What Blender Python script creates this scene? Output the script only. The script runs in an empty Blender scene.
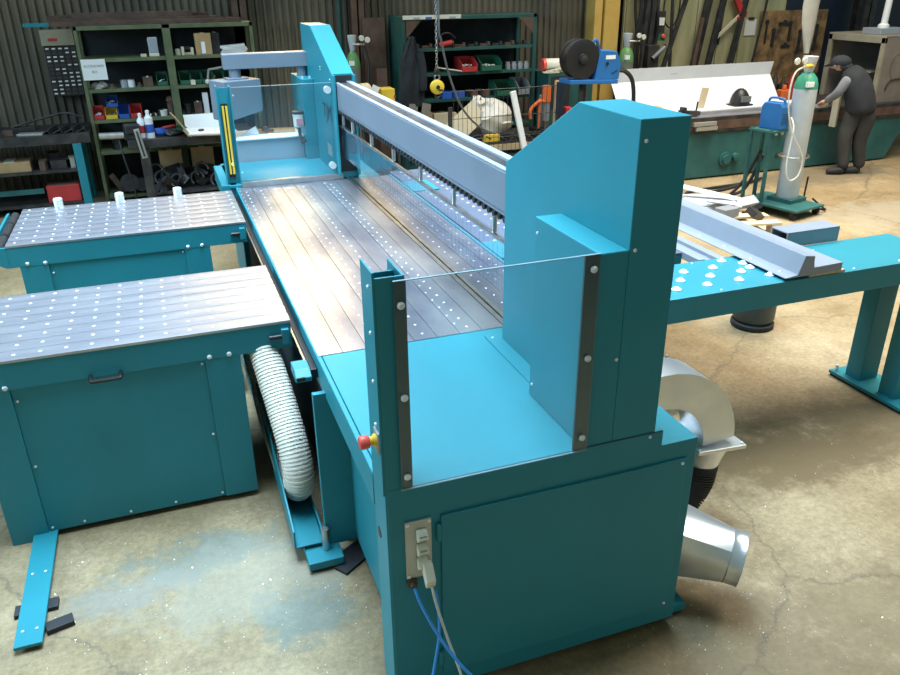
import bpy, bmesh, math, random
from mathutils import Vector, Matrix
random.seed(7)
S = bpy.context.scene
COL = S.collection

# ------------------------------------------------------------------ camera
cam_d = bpy.data.cameras.new('camera')
cam_d.sensor_width = 36.0
cam_d.lens = 31.231
cam_d.clip_start = 0.05
cam_d.clip_end = 200
cam = bpy.data.objects.new('camera', cam_d)
COL.objects.link(cam)
_yaw, _pit, _rol = math.radians(19.80667), math.radians(24.79854), math.radians(-0.60992)
_f = Vector((math.sin(_yaw)*math.cos(_pit), math.cos(_yaw)*math.cos(_pit), -math.sin(_pit)))
_r = Vector((math.cos(_yaw), -math.sin(_yaw), 0))
_u = _r.cross(_f)
_r2 = _r*math.cos(_rol) + _u*math.sin(_rol)
_u2 = _u*math.cos(_rol) - _r*math.sin(_rol)
_m = Matrix((_r2, _u2, -_f)).transposed().to_4x4()
_m.translation = (0, 0, 2.3)
cam.matrix_world = _m
S.camera = cam

# ------------------------------------------------------------------ world, lights, exposure
W = bpy.data.worlds.new('world'); S.world = W
W.use_nodes = True
bg = W.node_tree.nodes['Background']
bg.inputs['Color'].default_value = (0.74, 1.0, 0.97, 1)
bg.inputs['Strength'].default_value = 0.21

def area(name, loc, rot, sx, sy, power, col, spread=180):
    d = bpy.data.lights.new(name, 'AREA')
    d.shape = 'RECTANGLE'; d.size = sx; d.size_y = sy; d.spread = math.radians(spread)
    d.energy = power; d.color = col
    o = bpy.data.objects.new(name, d); COL.objects.link(o)
    o.location = loc; o.rotation_euler = [math.radians(a) for a in rot]
    return o
# rooflights (daylight from above, spread narrowed to keep the back dim) and a row of high windows on the left side of the hall
area('rooflight', (0.7, 4.3, 6.5), (0, 0, 0), 3.4, 4.4, 385, (0.56, 0.79, 1.0), 92)
area('rooflight', (6.2, 5.2, 6.5), (0, 0, 0), 3.6, 5.5, 360, (1.0, 0.92, 0.78), 100)
area('side_window_light', (-5.5, 4.6, 3.4), (0, -72, 0), 2.0, 5.0, 190, (0.54, 0.78, 1.0), 120)

S.view_settings.view_transform = 'Standard'
S.view_settings.look = 'None'
S.view_settings.gamma = 1.0
S.view_settings.use_curve_mapping = False
S.view_settings.exposure = 0.35

# ------------------------------------------------------------------ materials
MATS = {}
def mat(name, col, rough=0.5, metal=0.0, var=0.12, scale=6.0, bump=0.0, bscale=60.0, spec=0.5, col2=None, stretch=None, emit=0.0):
    """principled material with a noise-driven colour variation and optional fine relief"""
    m = bpy.data.materials.new(name); m.use_nodes = True
    nt = m.node_tree; n = nt.nodes; l = nt.links
    b = n['Principled BSDF']
    b.inputs['Roughness'].default_value = rough
    b.inputs['Metallic'].default_value = metal
    b.inputs['Specular IOR Level'].default_value = spec
    tc = n.new('ShaderNodeTexCoord')
    src = tc.outputs['Object']
    if stretch:
        mp = n.new('ShaderNodeMapping'); mp.inputs['Scale'].default_value = stretch
        l.new(src, mp.inputs['Vector']); src = mp.outputs['Vector']
    nz = n.new('ShaderNodeTexNoise'); nz.inputs['Scale'].default_value = scale
    nz.inputs['Detail'].default_value = 5.0
    l.new(src, nz.inputs['Vector'])
    cr = n.new('ShaderNodeValToRGB')
    c2 = col2 if col2 else tuple(min(1, c*(1+var)) for c in col)
    c1 = col if col2 else tuple(c*(1-var) for c in col)
    cr.color_ramp.elements[0].position = 0.35; cr.color_ramp.elements[1].position = 0.68
    cr.color_ramp.elements[0].color = (*c1, 1); cr.color_ramp.elements[1].color = (*c2, 1)
    l.new(nz.outputs['Fac'], cr.inputs['Fac'])
    l.new(cr.outputs['Color'], b.inputs['Base Color'])
    if bump > 0:
        n2 = n.new('ShaderNodeTexNoise'); n2.inputs['Scale'].default_value = bscale; n2.inputs['Detail'].default_value = 4
        l.new(src, n2.inputs['Vector'])
        bp = n.new('ShaderNodeBump'); bp.inputs['Strength'].default_value = bump; bp.inputs['Distance'].default_value = 0.01
        l.new(n2.outputs['Fac'], bp.inputs['Height']); l.new(bp.outputs['Normal'], b.inputs['Normal'])
    if emit:
        b.inputs['Emission Color'].default_value = (*col, 1); b.inputs['Emission Strength'].default_value = emit
    MATS[name] = m
    return m

def clear_mat(name, tint, gloss=0.12):
    m = bpy.data.materials.new(name); m.use_nodes = True
    nt = m.node_tree; n = nt.nodes; l = nt.links
    for x in list(n):
        if x.type != 'OUTPUT_MATERIAL': n.remove(x)
    out = [x for x in n if x.type == 'OUTPUT_MATERIAL'][0]
    t = n.new('ShaderNodeBsdfTransparent'); t.inputs['Color'].default_value = (*tint, 1)
    g = n.new('ShaderNodeBsdfGlossy'); g.inputs['Roughness'].default_value = gloss
    g.inputs['Color'].default_value = (0.9, 0.95, 1, 1)
    lw = n.new('ShaderNodeLayerWeight'); lw.inputs['Blend'].default_value = 0.5
    pw = n.new('ShaderNodeMath'); pw.operation = 'POWER'; pw.inputs[1].default_value = 4.0
    ad = n.new('ShaderNodeMath'); ad.operation = 'MULTIPLY_ADD'; ad.inputs[1].default_value = 0.6; ad.inputs[2].default_value = 0.06
    l.new(lw.outputs['Facing'], pw.inputs[0]); l.new(pw.outputs[0], ad.inputs[0])
    mx = n.new('ShaderNodeMixShader')
    l.new(ad.outputs[0], mx.inputs[0]); l.new(t.outputs[0], mx.inputs[1]); l.new(g.outputs[0], mx.inputs[2])
    l.new(mx.outputs[0], out.inputs['Surface'])
    MATS[name] = m
    return m

TEAL = mat('teal_paint', (0.017, 0.215, 0.262), 0.46, var=0.04, scale=3, bump=0.03, bscale=180, spec=0.38)
TEAL_OLD = mat('worn_green_paint', (0.014, 0.085, 0.086), 0.55, col2=(0.026, 0.125, 0.12), scale=4, bump=0.15, bscale=25)
GREYBLUE = mat('grey_blue_paint', (0.172, 0.205, 0.245), 0.42, var=0.05, scale=3)
ALU = mat('milled_aluminium', (0.46, 0.46, 0.51), 0.34, 0.85, col2=(0.58, 0.57, 0.61), scale=3.0, bump=0.015, bscale=20, stretch=(1.2, 5, 1))
ALU_BED = mat('bed_aluminium', (0.25, 0.27, 0.35), 0.36, 0.9, col2=(0.62, 0.61, 0.62), scale=1.3, bump=0.02, bscale=9, stretch=(2.2, 1.0, 1))  # dark blue patches in the colour stand in for patchy reflections
DOT = mat('white_nozzle_plastic', (0.86, 0.86, 0.88), 0.4, var=0.03)
STEEL = mat('bare_steel', (0.55, 0.54, 0.52), 0.32, 1.0, var=0.15, scale=12)
GALV = mat('galvanised_duct', (0.72, 0.73, 0.74), 0.30, 0.85, var=0.1, scale=5)
CHROME = mat('bright_screw_metal', (0.80, 0.80, 0.78), 0.30, 0.45, var=0.05)
BLACK = mat('black_plastic', (0.012, 0.012, 0.013), 0.45, var=0.2)
RUBBER = mat('black_rubber', (0.018, 0.018, 0.02), 0.7, var=0.3)
DARKSTEEL = mat('dark_oily_steel', (0.030, 0.030, 0.034), 0.5, 0.4, col2=(0.075, 0.068, 0.06), scale=9, bump=0.2, bscale=30)
RUST = mat('rusty_brown_steel', (0.085, 0.048, 0.034), 0.7, 0.1, col2=(0.14, 0.085, 0.06), scale=8, bump=0.2, bscale=40)
WHITE = mat('white_paint', (0.78, 0.78, 0.78), 0.45, var=0.04)
PAPER = mat('white_paper', (0.82, 0.82, 0.80), 0.8, var=0.03)
RED = mat('red_plastic', (0.50, 0.035, 0.035), 0.45, var=0.1)
ESTOP = mat('emergency_red', (0.78, 0.10, 0.07), 0.4, var=0.04)
YELLOW = mat('yellow_paint', (0.72, 0.48, 0.04), 0.45, var=0.08)
BLUE = mat('blue_plastic', (0.02, 0.10, 0.42), 0.45, var=0.12)
WBLUE = mat('welder_blue', (0.02, 0.15, 0.42), 0.4, var=0.08)
GREEN = mat('green_plastic', (0.02, 0.125, 0.07), 0.5, var=0.1)
LIME = mat('bottle_green_band', (0.11, 0.27, 0.09), 0.45, var=0.06)
SHELFGREEN = mat('olive_shelf_paint', (0.085, 0.115, 0.055), 0.55, col2=(0.15, 0.165, 0.085), scale=7, bump=0.1, bscale=40)
DKGREEN = mat('dark_green_shelf_paint', (0.012, 0.068, 0.060), 0.55, col2=(0.022, 0.095, 0.085), scale=5)
SHADOWBOARD = mat('dark_panel_and_shade', (0.016, 0.020, 0.022), 0.8, var=0.3)  # near-black for back panels, and for shade put into hollows as colour
CARD = mat('cardboard', (0.42, 0.27, 0.13), 0.85, var=0.1, scale=10)
WOOD = mat('raw_timber', (0.46, 0.33, 0.18), 0.7, col2=(0.60, 0.46, 0.27), scale=3, stretch=(12, 12, 1.5))
PALEWOOD = mat('pale_plywood', (0.62, 0.50, 0.32), 0.7, col2=(0.70, 0.58, 0.40), scale=5)
HOSE = mat('white_flex_hose', (0.84, 0.80, 0.70), 0.4, var=0.05)
CREAM = mat('cream_plastic', (0.72, 0.66, 0.50), 0.5, var=0.04)
ZINC = mat('dull_zinc_plate', (0.50, 0.49, 0.45), 0.45, 0.7, var=0.06)
CABLEBLUE = mat('blue_air_line', (0.03, 0.28, 0.72), 0.35, var=0.03)
CABLEWHITE = mat('pale_cable', (0.60, 0.60, 0.52), 0.45, var=0.03)
CABLEGREY = mat('grey_cable', (0.12, 0.13, 0.14), 0.5, var=0.1)
CYL = mat('grey_cylinder_paint', (0.46, 0.50, 0.53), 0.45, var=0.08, scale=5)
CYLGREEN = mat('cylinder_shoulder_green', (0.035, 0.27, 0.17), 0.45, var=0.08)
SHEET = mat('white_sheet_metal', (0.66, 0.68, 0.72), 0.4, var=0.03)
GREYPROF = mat('grey_coated_profile', (0.25, 0.27, 0.31), 0.40, var=0.05)
CLOTH_DARK = mat('dark_cloth', (0.020, 0.023, 0.028), 0.9, var=0.3, bump=0.3, bscale=40)
CLOTH_GREY = mat('grey_sleeve_cloth', (0.19, 0.20, 0.22), 0.9, var=0.12, bump=0.2, bscale=40)
CLOTH_TROUSER = mat('charcoal_trouser_cloth', (0.036, 0.035, 0.033), 0.9, var=0.2, bump=0.3, bscale=30)
SKIN = mat('skin', (0.48, 0.29, 0.21), 0.55, var=0.05)
BAG = mat('white_plastic_bag', (0.58, 0.54, 0.47), 0.5, var=0.06, bump=0.3, bscale=12)
YELLOWCOL = mat('yellow_column_paint', (0.52, 0.33, 0.075), 0.55, col2=(0.60, 0.40, 0.11), scale=4)
OLIVE = mat('pale_olive_cladding', (0.36, 0.35, 0.19), 0.65, col2=(0.50, 0.47, 0.28), scale=3, stretch=(3, 3, 0.6))
CORR = mat('corrugated_cladding', (0.085, 0.080, 0.062), 0.6, col2=(0.24, 0.195, 0.13), scale=1.1, stretch=(1.0, 1, 0.5))
DARKBLUE = mat('bay_shade_blue', (0.012, 0.022, 0.045), 0.5, var=0.3, scale=3)
ORANGE = mat('orange_casing', (0.65, 0.14, 0.03), 0.4, var=0.06)
GREYCASE = mat('grey_casting', (0.28, 0.30, 0.32), 0.45, 0.3, var=0.1)
SILVERBLUE = mat('pale_silver_panel', (0.40, 0.44, 0.49), 0.34, 0.35, var=0.05, scale=3)
CLEAR = clear_mat('clear_polycarbonate', (0.90, 0.935, 0.94))
CLEAR_EDGE = mat('polycarbonate_edge', (0.26, 0.36, 0.39), 0.3, var=0.03)
CURTAIN = clear_mat('clear_curtain_plastic', (0.90, 0.92, 0.95), 0.12)
LEDGREEN = mat('green_indicator_led', (0.2, 1.0, 0.15), 0.4, var=0.01, emit=2.0)
STAINWOOD = mat('oil_stained_plywood', (0.44, 0.25, 0.10), 0.75, col2=(0.05, 0.033, 0.022), scale=3.4, stretch=(1.6, 1, 1.6))
LETTER = mat('dark_lettering', (0.010, 0.045, 0.08), 0.6, var=0.05)
PRINT = mat('grey_print', (0.16, 0.16, 0.16), 0.8, var=0.05)
OFFWHITE = mat('warm_white_plastic', (0.70, 0.68, 0.60), 0.5, var=0.05)
PINK = mat('pink_label', (0.62, 0.20, 0.25), 0.6, var=0.05)

def floor_mat():
    m = bpy.data.materials.new('worn_concrete'); m.use_nodes = True
    nt = m.node_tree; n = nt.nodes; l = nt.links; b = n['Principled BSDF']
    tc = n.new('ShaderNodeTexCoord')
    def noise(scale, detail=6, rough=0.6):
        z = n.new('ShaderNodeTexNoise'); z.inputs['Scale'].default_value = scale
        z.inputs['Detail'].default_value = detail; z.inputs['Roughness'].default_value = rough
        l.new(tc.outputs['Object'], z.inputs['Vector']); return z
    def ramp(src, a, c, ca, cc):
        r = n.new('ShaderNodeValToRGB'); r.color_ramp.elements[0].position = a; r.color_ramp.elements[1].position = c
        r.color_ramp.elements[0].color = (*ca, 1); r.color_ramp.elements[1].color = (*cc, 1); l.new(src, r.inputs['Fac']); return r
    def mix(fac, a, c, mode='MIX'):
        x = n.new('ShaderNodeMix'); x.data_type = 'RGBA'; x.blend_type = mode
        if hasattr(fac, 'links'): l.new(fac, x.inputs['Factor'])
        else: x.inputs['Factor'].default_value = fac
        for s, v in ((x.inputs['A'], a), (x.inputs['B'], c)):
            if hasattr(v, 'links'): l.new(v, s)
            else: s.default_value = (*v, 1)
        return x.outputs['Result']
    base = ramp(noise(0.9).outputs['Fac'], 0.35, 0.68, (0.275, 0.195, 0.092), (0.43, 0.325, 0.19)).outputs['Color']
    fine = ramp(noise(34, 9, 0.78).outputs['Fac'], 0.30, 0.70, (0.55, 0.55, 0.55), (1.18, 1.18, 1.18)).outputs['Color']
    base = mix(1.0, base, fine, 'MULTIPLY')
    mid = ramp(noise(5.5, 8, 0.72).outputs['Fac'], 0.34, 0.66, (0.78, 0.77, 0.75), (1.12, 1.12, 1.12)).outputs['Color']
    base = mix(1.0, base, mid, 'MULTIPLY')
    # dropped paint and oil marks: round blots with a ragged edge, each at its own place on the slab
    sep = n.new('ShaderNodeSeparateXYZ'); l.new(tc.outputs['Object'], sep.inputs[0])
    rag = noise(4.5, 9, 0.75)
    def blot(x, y, rx, ry, col, amt):
        nonlocal base
        def ax(o, c0, r):
            s = n.new('ShaderNodeMath'); s.operation = 'SUBTRACT'; l.new(sep.outputs[o], s.inputs[0]); s.inputs[1].default_value = c0
            d = n.new('ShaderNodeMath'); d.operation = 'DIVIDE'; l.new(s.outputs[0], d.inputs[0]); d.inputs[1].default_value = r
            p = n.new('ShaderNodeMath'); p.operation = 'MULTIPLY'; l.new(d.outputs[0], p.inputs[0]); l.new(d.outputs[0], p.inputs[1]); return p
        a = ax('X', x, rx); c = ax('Y', y, ry)
        s = n.new('ShaderNodeMath'); s.operation = 'ADD'; l.new(a.outputs[0], s.inputs[0]); l.new(c.outputs[0], s.inputs[1])
        k = n.new('ShaderNodeMath'); k.operation = 'MULTIPLY_ADD'; l.new(rag.outputs['Fac'], k.inputs[0]); k.inputs[1].default_value = 4.6; k.inputs[2].default_value = -2.3
        t = n.new('ShaderNodeMath'); t.operation = 'ADD'; l.new(s.outputs[0], t.inputs[0]); l.new(k.outputs[0], t.inputs[1])
        r = ramp(t.outputs[0], 0.25, 1.1, (amt, amt, amt), (0, 0, 0))
        base = mix(r.outputs['Color'], base, col)
    blot(-0.10, 2.95, 0.42, 0.16, (0.10, 0.135, 0.115), 0.7)
    blot(-0.40, 2.78, 0.30, 0.12, (0.17, 0.165, 0.14), 0.65)
    blot(0.25, 2.45, 0.22, 0.22, (0.105, 0.145, 0.125), 0.7)
    blot(0.05, 2.75, 0.6, 0.35, (0.28, 0.265, 0.205), 0.45)
    blot(2.85, 2.62, 0.75, 0.32, (0.13, 0.08, 0.03), 0.85)
    blot(3.4, 2.75, 0.8, 0.4, (0.15, 0.10, 0.045), 0.7)
    blot(2.0, 1.65, 1.1, 0.4, (0.15, 0.10, 0.045), 0.6)
    blot(7.6, 7.5, 1.4, 0.45, (0.16, 0.13, 0.09), 0.7)
    blot(7.2, 5.9, 1.3, 0.6, (0.34, 0.31, 0.24), 0.6)
    # cracks
    vz = n.new('ShaderNodeTexVoronoi'); vz.feature = 'DISTANCE_TO_EDGE'; vz.inputs['Scale'].default_value = 0.42
    dis = noise(2.0, 8, 0.7)
    va = n.new('ShaderNodeVectorMath'); va.operation = 'MULTIPLY_ADD'
    l.new(dis.outputs['Color'], va.inputs[0]); va.inputs[1].default_value = (0.35, 0.35, 0); l.new(tc.outputs['Object'], va.inputs[2])
    l.new(va.outputs[0], vz.inputs['Vector'])
    ck = ramp(vz.outputs['Distance'], 0.0, 0.0045, (0.55, 0.55, 0.55), (0, 0, 0))
    base = mix(ck.outputs['Color'], base, (0.08, 0.06, 0.04))
    l.new(base, b.inputs['Base Color'])
    b.inputs['Roughness'].default_value = 0.62
    bp = n.new('ShaderNodeBump'); bp.inputs['Strength'].default_value = 0.12; bp.inputs['Distance'].default_value = 0.01
    l.new(noise(40, 6, 0.7).outputs['Fac'], bp.inputs['Height']); l.new(bp.outputs['Normal'], b.inputs['Normal'])
    return m
CONCRETE = floor_mat()

# ------------------------------------------------------------------ mesh helpers
def root_loc(o):
    while o.parent: o = o.parent
    return Vector(o.location)

class MB:
    def __init__(s): s.v = []; s.f = []
    def add(s, vs, fs):
        k = len(s.v); s.v += [Vector(x) for x in vs]; s.f += [tuple(i+k for i in q) for q in fs]; return s
    def box(s, x0, x1, y0, y1, z0, z1):
        return s.add([(x0,y0,z0),(x1,y0,z0),(x1,y1,z0),(x0,y1,z0),(x0,y0,z1),(x1,y0,z1),(x1,y1,z1),(x0,y1,z1)],
                     [(0,3,2,1),(4,5,6,7),(0,1,5,4),(1,2,6,5),(2,3,7,6),(3,0,4,7)])
    def obox(s, c, d, rot=(0,0,0)):
        from mathutils import Euler
        R = Euler([math.radians(a) for a in rot]).to_matrix(); c = Vector(c)
        hx, hy, hz = d[0]/2, d[1]/2, d[2]/2
        p = [(-hx,-hy,-hz),(hx,-hy,-hz),(hx,hy,-hz),(-hx,hy,-hz),(-hx,-hy,hz),(hx,-hy,hz),(hx,hy,hz),(-hx,hy,hz)]
        return s.add([c + R @ Vector(q) for q in p], [(0,3,2,1),(4,5,6,7),(0,1,5,4),(1,2,6,5),(2,3,7,6),(3,0,4,7)])
    def bar(s, p0, p1, w, h, up=(0,0,1)):
        p0, p1 = Vector(p0), Vector(p1); d = (p1-p0).normalized(); u = Vector(up)
        if abs(d.dot(u)) > 0.98: u = Vector((0,1,0))
        a = d.cross(u).normalized()*w/2; b = a.cross(d).normalized()*h/2
        vs = [p0-a-b, p0+a-b, p0+a+b, p0-a+b, p1-a-b, p1+a-b, p1+a+b, p1-a+b]
        return s.add(vs, [(0,3,2,1),(4,5,6,7),(0,1,5,4),(1,2,6,5),(2,3,7,6),(3,0,4,7)])
    def cyl(s, p0, p1, r0, r1=None, n=14, caps=True):
        r1 = r0 if r1 is None else r1
        p0, p1 = Vector(p0), Vector(p1); d = (p1-p0).normalized()
        a = d.cross(Vector((0,0,1)) if abs(d.z) < 0.9 else Vector((1,0,0))).normalized(); b = d.cross(a)
        vs = []
        for p, r in ((p0,r0),(p1,r1)):
            for i in range(n):
                t = 2*math.pi*i/n; vs.append(p + a*math.cos(t)*r + b*math.sin(t)*r)
        fs = [(i,(i+1)%n,n+(i+1)%n,n+i) for i in range(n)]
        if caps: fs += [tuple(range(n))[::-1], tuple(range(n,2*n))]
        return s.add(vs, fs)
    def tube(s, pts, r, n=8, caps=True):
        P = [Vector(p) for p in pts]; rs = r if isinstance(r, (list,tuple)) else [r]*len(P)
        vs = []; prev = None
        for i, p in enumerate(P):
            d = (P[min(i+1,len(P)-1)] - P[max(i-1,0)]).normalized()
            if prev is None: a = d.cross(Vector((0,0,1)) if abs(d.z) < 0.9 else Vector((1,0,0))).normalized()
            else: a = (prev - d*prev.dot(d)).normalized()
            prev = a; b = d.cross(a)
            for k in range(n):
                t = 2*math.pi*k/n; vs.append(p + a*math.cos(t)*rs[i] + b*math.sin(t)*rs[i])
        fs = [(i*n+k, i*n+(k+1)%n, (i+1)*n+(k+1)%n, (i+1)*n+k) for i in range(len(P)-1) for k in range(n)]
        if caps: fs += [tuple(range(n))[::-1], tuple((len(P)-1)*n+k for k in range(n))]
        return s.add(vs, fs)
    def prism(s, poly, axis, a0, a1):
        def pt(u, w, a): return {'x':(a,u,w), 'y':(u,a,w), 'z':(u,w,a)}[axis]
        n = len(poly); vs = [pt(u,w,a0) for u,w in poly] + [pt(u,w,a1) for u,w in poly]
        return s.add(vs, [(i,(i+1)%n,n+(i+1)%n,n+i) for i in range(n)] + [tuple(range(n))[::-1], tuple(range(n,2*n))])
    def lathe(s, c, prof, n=18, axis=(0,0,1)):
        c = Vector(c); q = Vector((0,0,1)).rotation_difference(Vector(axis)); vs = []
        for r, z in prof:
            for k in range(n):
                t = 2*math.pi*k/n; vs.append(c + q @ Vector((r*math.cos(t), r*math.sin(t), z)))
        m = len(prof)
        fs = [(i*n+k, i*n+(k+1)%n, (i+1)*n+(k+1)%n, (i+1)*n+k) for i in range(m-1) for k in range(n)]
        fs += [tuple(range(n))[::-1], tuple((m-1)*n+k for k in range(n))]
        return s.add(vs, fs)
    def ball(s, c, r, n=12, m=8):
        r = r if isinstance(r, (tuple,list)) else (r,r,r); c = Vector(c); vs = []
        for i in range(1, m):
            a = math.pi*i/m
            for k in range(n):
                t = 2*math.pi*k/n; vs.append(c + Vector((r[0]*math.sin(a)*math.cos(t), r[1]*math.sin(a)*math.sin(t), r[2]*math.cos(a))))
        vs += [c+Vector((0,0,r[2])), c-Vector((0,0,r[2]))]; T = len(vs)-2
        fs = [(i*n+k, (i+1)*n+k, (i+1)*n+(k+1)%n, i*n+(k+1)%n) for i in range(m-2) for k in range(n)]
        fs += [(T, k, (k+1)%n) for k in range(n)] + [(T+1, (m-2)*n+(k+1)%n, (m-2)*n+k) for k in range(n)]
        return s.add(vs, fs)
    def jitter(s, a, seed=0):
        rr = random.Random(seed); s.v = [v + Vector((rr.uniform(-a,a), rr.uniform(-a,a), rr.uniform(-a,a))) for v in s.v]; return s
    def mesh(s, name, m, off, smooth=False):
        me = bpy.data.meshes.new(name)
        me.from_pydata([tuple(v-off) for v in s.v], [], s.f)
        b = bmesh.new(); b.from_mesh(me); bmesh.ops.recalc_face_normals(b, faces=b.faces); b.to_mesh(me); b.free()
        if m: me.materials.append(m)
        if smooth:
            me.shade_smooth(); me.set_sharp_from_angle(angle=math.radians(38))
        return me
    def build(s, name, m, parent=None, bevel=0.0, smooth=False, base=None):
        if parent is not None: off = root_loc(parent)
        elif base is not None: off = Vector(base)
        else:
            xs = [v.x for v in s.v]; ys = [v.y for v in s.v]
            off = Vector(((min(xs)+max(xs))/2, (min(ys)+max(ys))/2, min(v.z for v in s.v)))
        o = bpy.data.objects.new(name, s.mesh(name, m, off, smooth)); COL.objects.link(o)
        if parent is not None: o.parent = parent
        else: o.location = off
        if bevel:
            bv = o.modifiers.new('bevel', 'BEVEL'); bv.width = bevel; bv.segments = 2; bv.limit_method = 'ANGLE'
        return o

def tag(o, label, cat, group=None):
    o['label'] = label; o['category'] = cat
    if group: o['group'] = group
    return o
def struct(o, label=None):
    o['kind'] = 'structure'
    if label: o['label'] = label
    return o
def thing(name, label, cat, loc, group=None):
    o = bpy.data.objects.new(name, None); COL.objects.link(o); o.empty_display_size = 0.1
    o.location = loc; tag(o, label, cat, group); return o
def stuff(o): o['kind'] = 'stuff'; return o
def one(name, mb, m, label, cat, group=None, **k): return tag(mb.build(name, m, **k), label, cat, group)
def inst(src, parent, loc, name=None, rot=None):
    """a copy of a part sharing its mesh, placed at a world position under the same thing"""
    o = bpy.data.objects.new(name or src.name.split('.')[0], src if isinstance(src, bpy.types.Mesh) else src.data)
    COL.objects.link(o); o.parent = parent
    o.location = Vector(loc) - root_loc(parent)
    if rot: o.rotation_euler = rot
    return o
def dup(root, loc, label=None, group=None, rotz=None):
    r = root.copy(); COL.objects.link(r); r.location = loc
    if rotz is not None: r.rotation_euler = (0, 0, rotz)
    if label: r['label'] = label
    if group: r['group'] = group
    for ch in list(root.children):
        c = ch.copy(); COL.objects.link(c); c.parent = r
        for g in list(ch.children):
            d = g.copy(); COL.objects.link(d); d.parent = c
    return r
def text(body, size, loc, rot, m, parent, name='lettering', sx=1.0):
    cu = bpy.data.curves.new(name, 'FONT'); cu.body = body; cu.size = size; cu.extrude = 0.0004
    cu.align_x = 'CENTER'; cu.align_y = 'CENTER'
    t = bpy.data.objects.new('tmp', cu); COL.objects.link(t)
    bpy.context.view_layer.update()
    me = bpy.data.meshes.new_from_object(t.evaluated_get(bpy.context.evaluated_depsgraph_get()))
    bpy.data.objects.remove(t); me.name = name
    me.materials.clear(); me.materials.append(m)
    o = bpy.data.objects.new(name, me); COL.objects.link(o)
    o.rotation_euler = rot; o.scale = (sx, 1, 1)
    if parent is not None: o.parent = parent; o.location = Vector(loc) - root_loc(parent)
    else: o.location = loc
    return o
def smoothpath(pts, k=8):
    P = [Vector(p) for p in pts]; out = []
    for i in range(len(P)-1):
        a = P[max(i-1,0)]; b = P[i]; c = P[i+1]; d = P[min(i+2,len(P)-1)]
        for j in range(k):
            t = j/k
            out.append(0.5*((2*b) + (c-a)*t + (2*a-5*b+4*c-d)*t*t + (3*b-a-3*c+d)*t**3))
    out.append(P[-1]); return out
# a shared round screw head: axis -y, -x, +z
def screw_mesh(axis, r=0.0062, h=0.005):
    return MB().lathe((0,0,0), [(r,0),(r,h*0.5),(r*0.6,h)], 10, axis).mesh('screw', CHROME, Vector((0,0,0)), True)
SCREW_Y = screw_mesh((0,-1,0)); SCREW_X = screw_mesh((-1,0,0)); SCREW_Z = screw_mesh((0,0,1))
BOLT_Y = screw_mesh((0,-1,0), 0.011, 0.009)
def screws(parent, mesh, pts, name='screw'):
    for p in pts: inst(mesh, parent, p, name)

# ------------------------------------------------------------------ the setting
struct(MB().box(-7, 14, -3, 13, -0.12, 0.0).build('floor', CONCRETE, base=(0,0,0)), 'worn beige concrete workshop floor with cracks and stains')
def corrugated(x0, x1, y, z0, z1, pitch=0.088, depth=0.028):
    mb = MB(); n = int((x1-x0)/pitch); prof = []
    for i in range(n):
        x = x0 + i*pitch
        prof += [(x, y), (x+pitch*0.34, y), (x+pitch*0.5, y+depth), (x+pitch*0.84, y+depth)]
    k = len(prof); vs = [(a,b,z0) for a,b in prof] + [(a,b,z1) for a,b in prof]
    mb.add(vs, [(i,i+1,k+i+1,k+i) for i in range(k-1)]); return mb
struct(corrugated(-7, 6.25, 10.15, 0, 5.5).build('wall_back', CORR, base=(0,10.15,0)), 'grey brown corrugated metal wall behind the shelves')
struct(MB().box(-7, 14, 10.3, 10.4, 0, 5.5).build('wall_back_outer', SHADOWBOARD, base=(0,10.3,0)), 'dark outer skin of the back wall')
# olive cladding boards on the right half of the back wall
oc = struct(MB().box(6.25, 9.0, 10.12, 10.16, 0, 5.5).build('wall_back_boards', OLIVE, base=(7.6,10.12,0)), 'pale olive flat cladding behind the leaning bars')
for i in range(7):
    x = 6.27 + i*0.39
    MB().box(x, x+0.375, 10.095, 10.12, 0, 5.5).build('board', OLIVE, oc, bevel=0.004)
struct(MB().box(9.0, 14, 10.1, 10.16, 0, 5.5).build('wall_back_shade_panel', DARKBLUE, base=(11,10.1,0)), 'dark blue wall panel painted as an unlit bay behind the steel box')  # flat panel; the darkness of the opening is put into its colour
def column(n, x0, x1, y0, y1, m, label):
    mb = MB(); t = 0.02
    mb.box(x0, x1, y0, y0+t, 0, 5.5).box(x0, x1, y1-t, y1, 0, 5.5).box((x0+x1)/2-t/2, (x0+x1)/2+t/2, y0, y1, 0, 5.5)
    return struct(mb.build('trim_%d' % n, m), label)
# the yellow post: two flanges seen with a dark groove between them
yc = MB().box(5.56, 5.67, 9.72, 9.95, 0, 5.5).box(5.70, 5.92, 9.70, 9.95, 0, 5.5).box(5.66, 5.71, 9.78, 9.9, 0, 5.5)
struct(yc.build('trim_1', YELLOWCOL), 'yellow painted steel roof column')
column(2, 2.36, 2.52, 9.92, 10.1, RUST, 'brown steel wall post behind the grey gas bottle')
column(3, 0.98, 1.14, 10.0, 10.12, RUST, 'dull brown steel wall post by the olive shelf')
column(4, 10.1, 10.32, 9.7, 9.95, DARKSTEEL, 'dark steel column behind the steel box')
struct(MB().cyl((2.23, 10.02, 0), (2.23, 10.02, 5.5), 0.022).build('trim_5', DKGREEN, smooth=True), 'thin green pipe running up the corrugated wall')
struct(MB().box(-7, 2.1, 10.08, 10.14, 2.35, 2.45).build('trim_6', RUST), 'steel rail across the corrugated wall')

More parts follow.
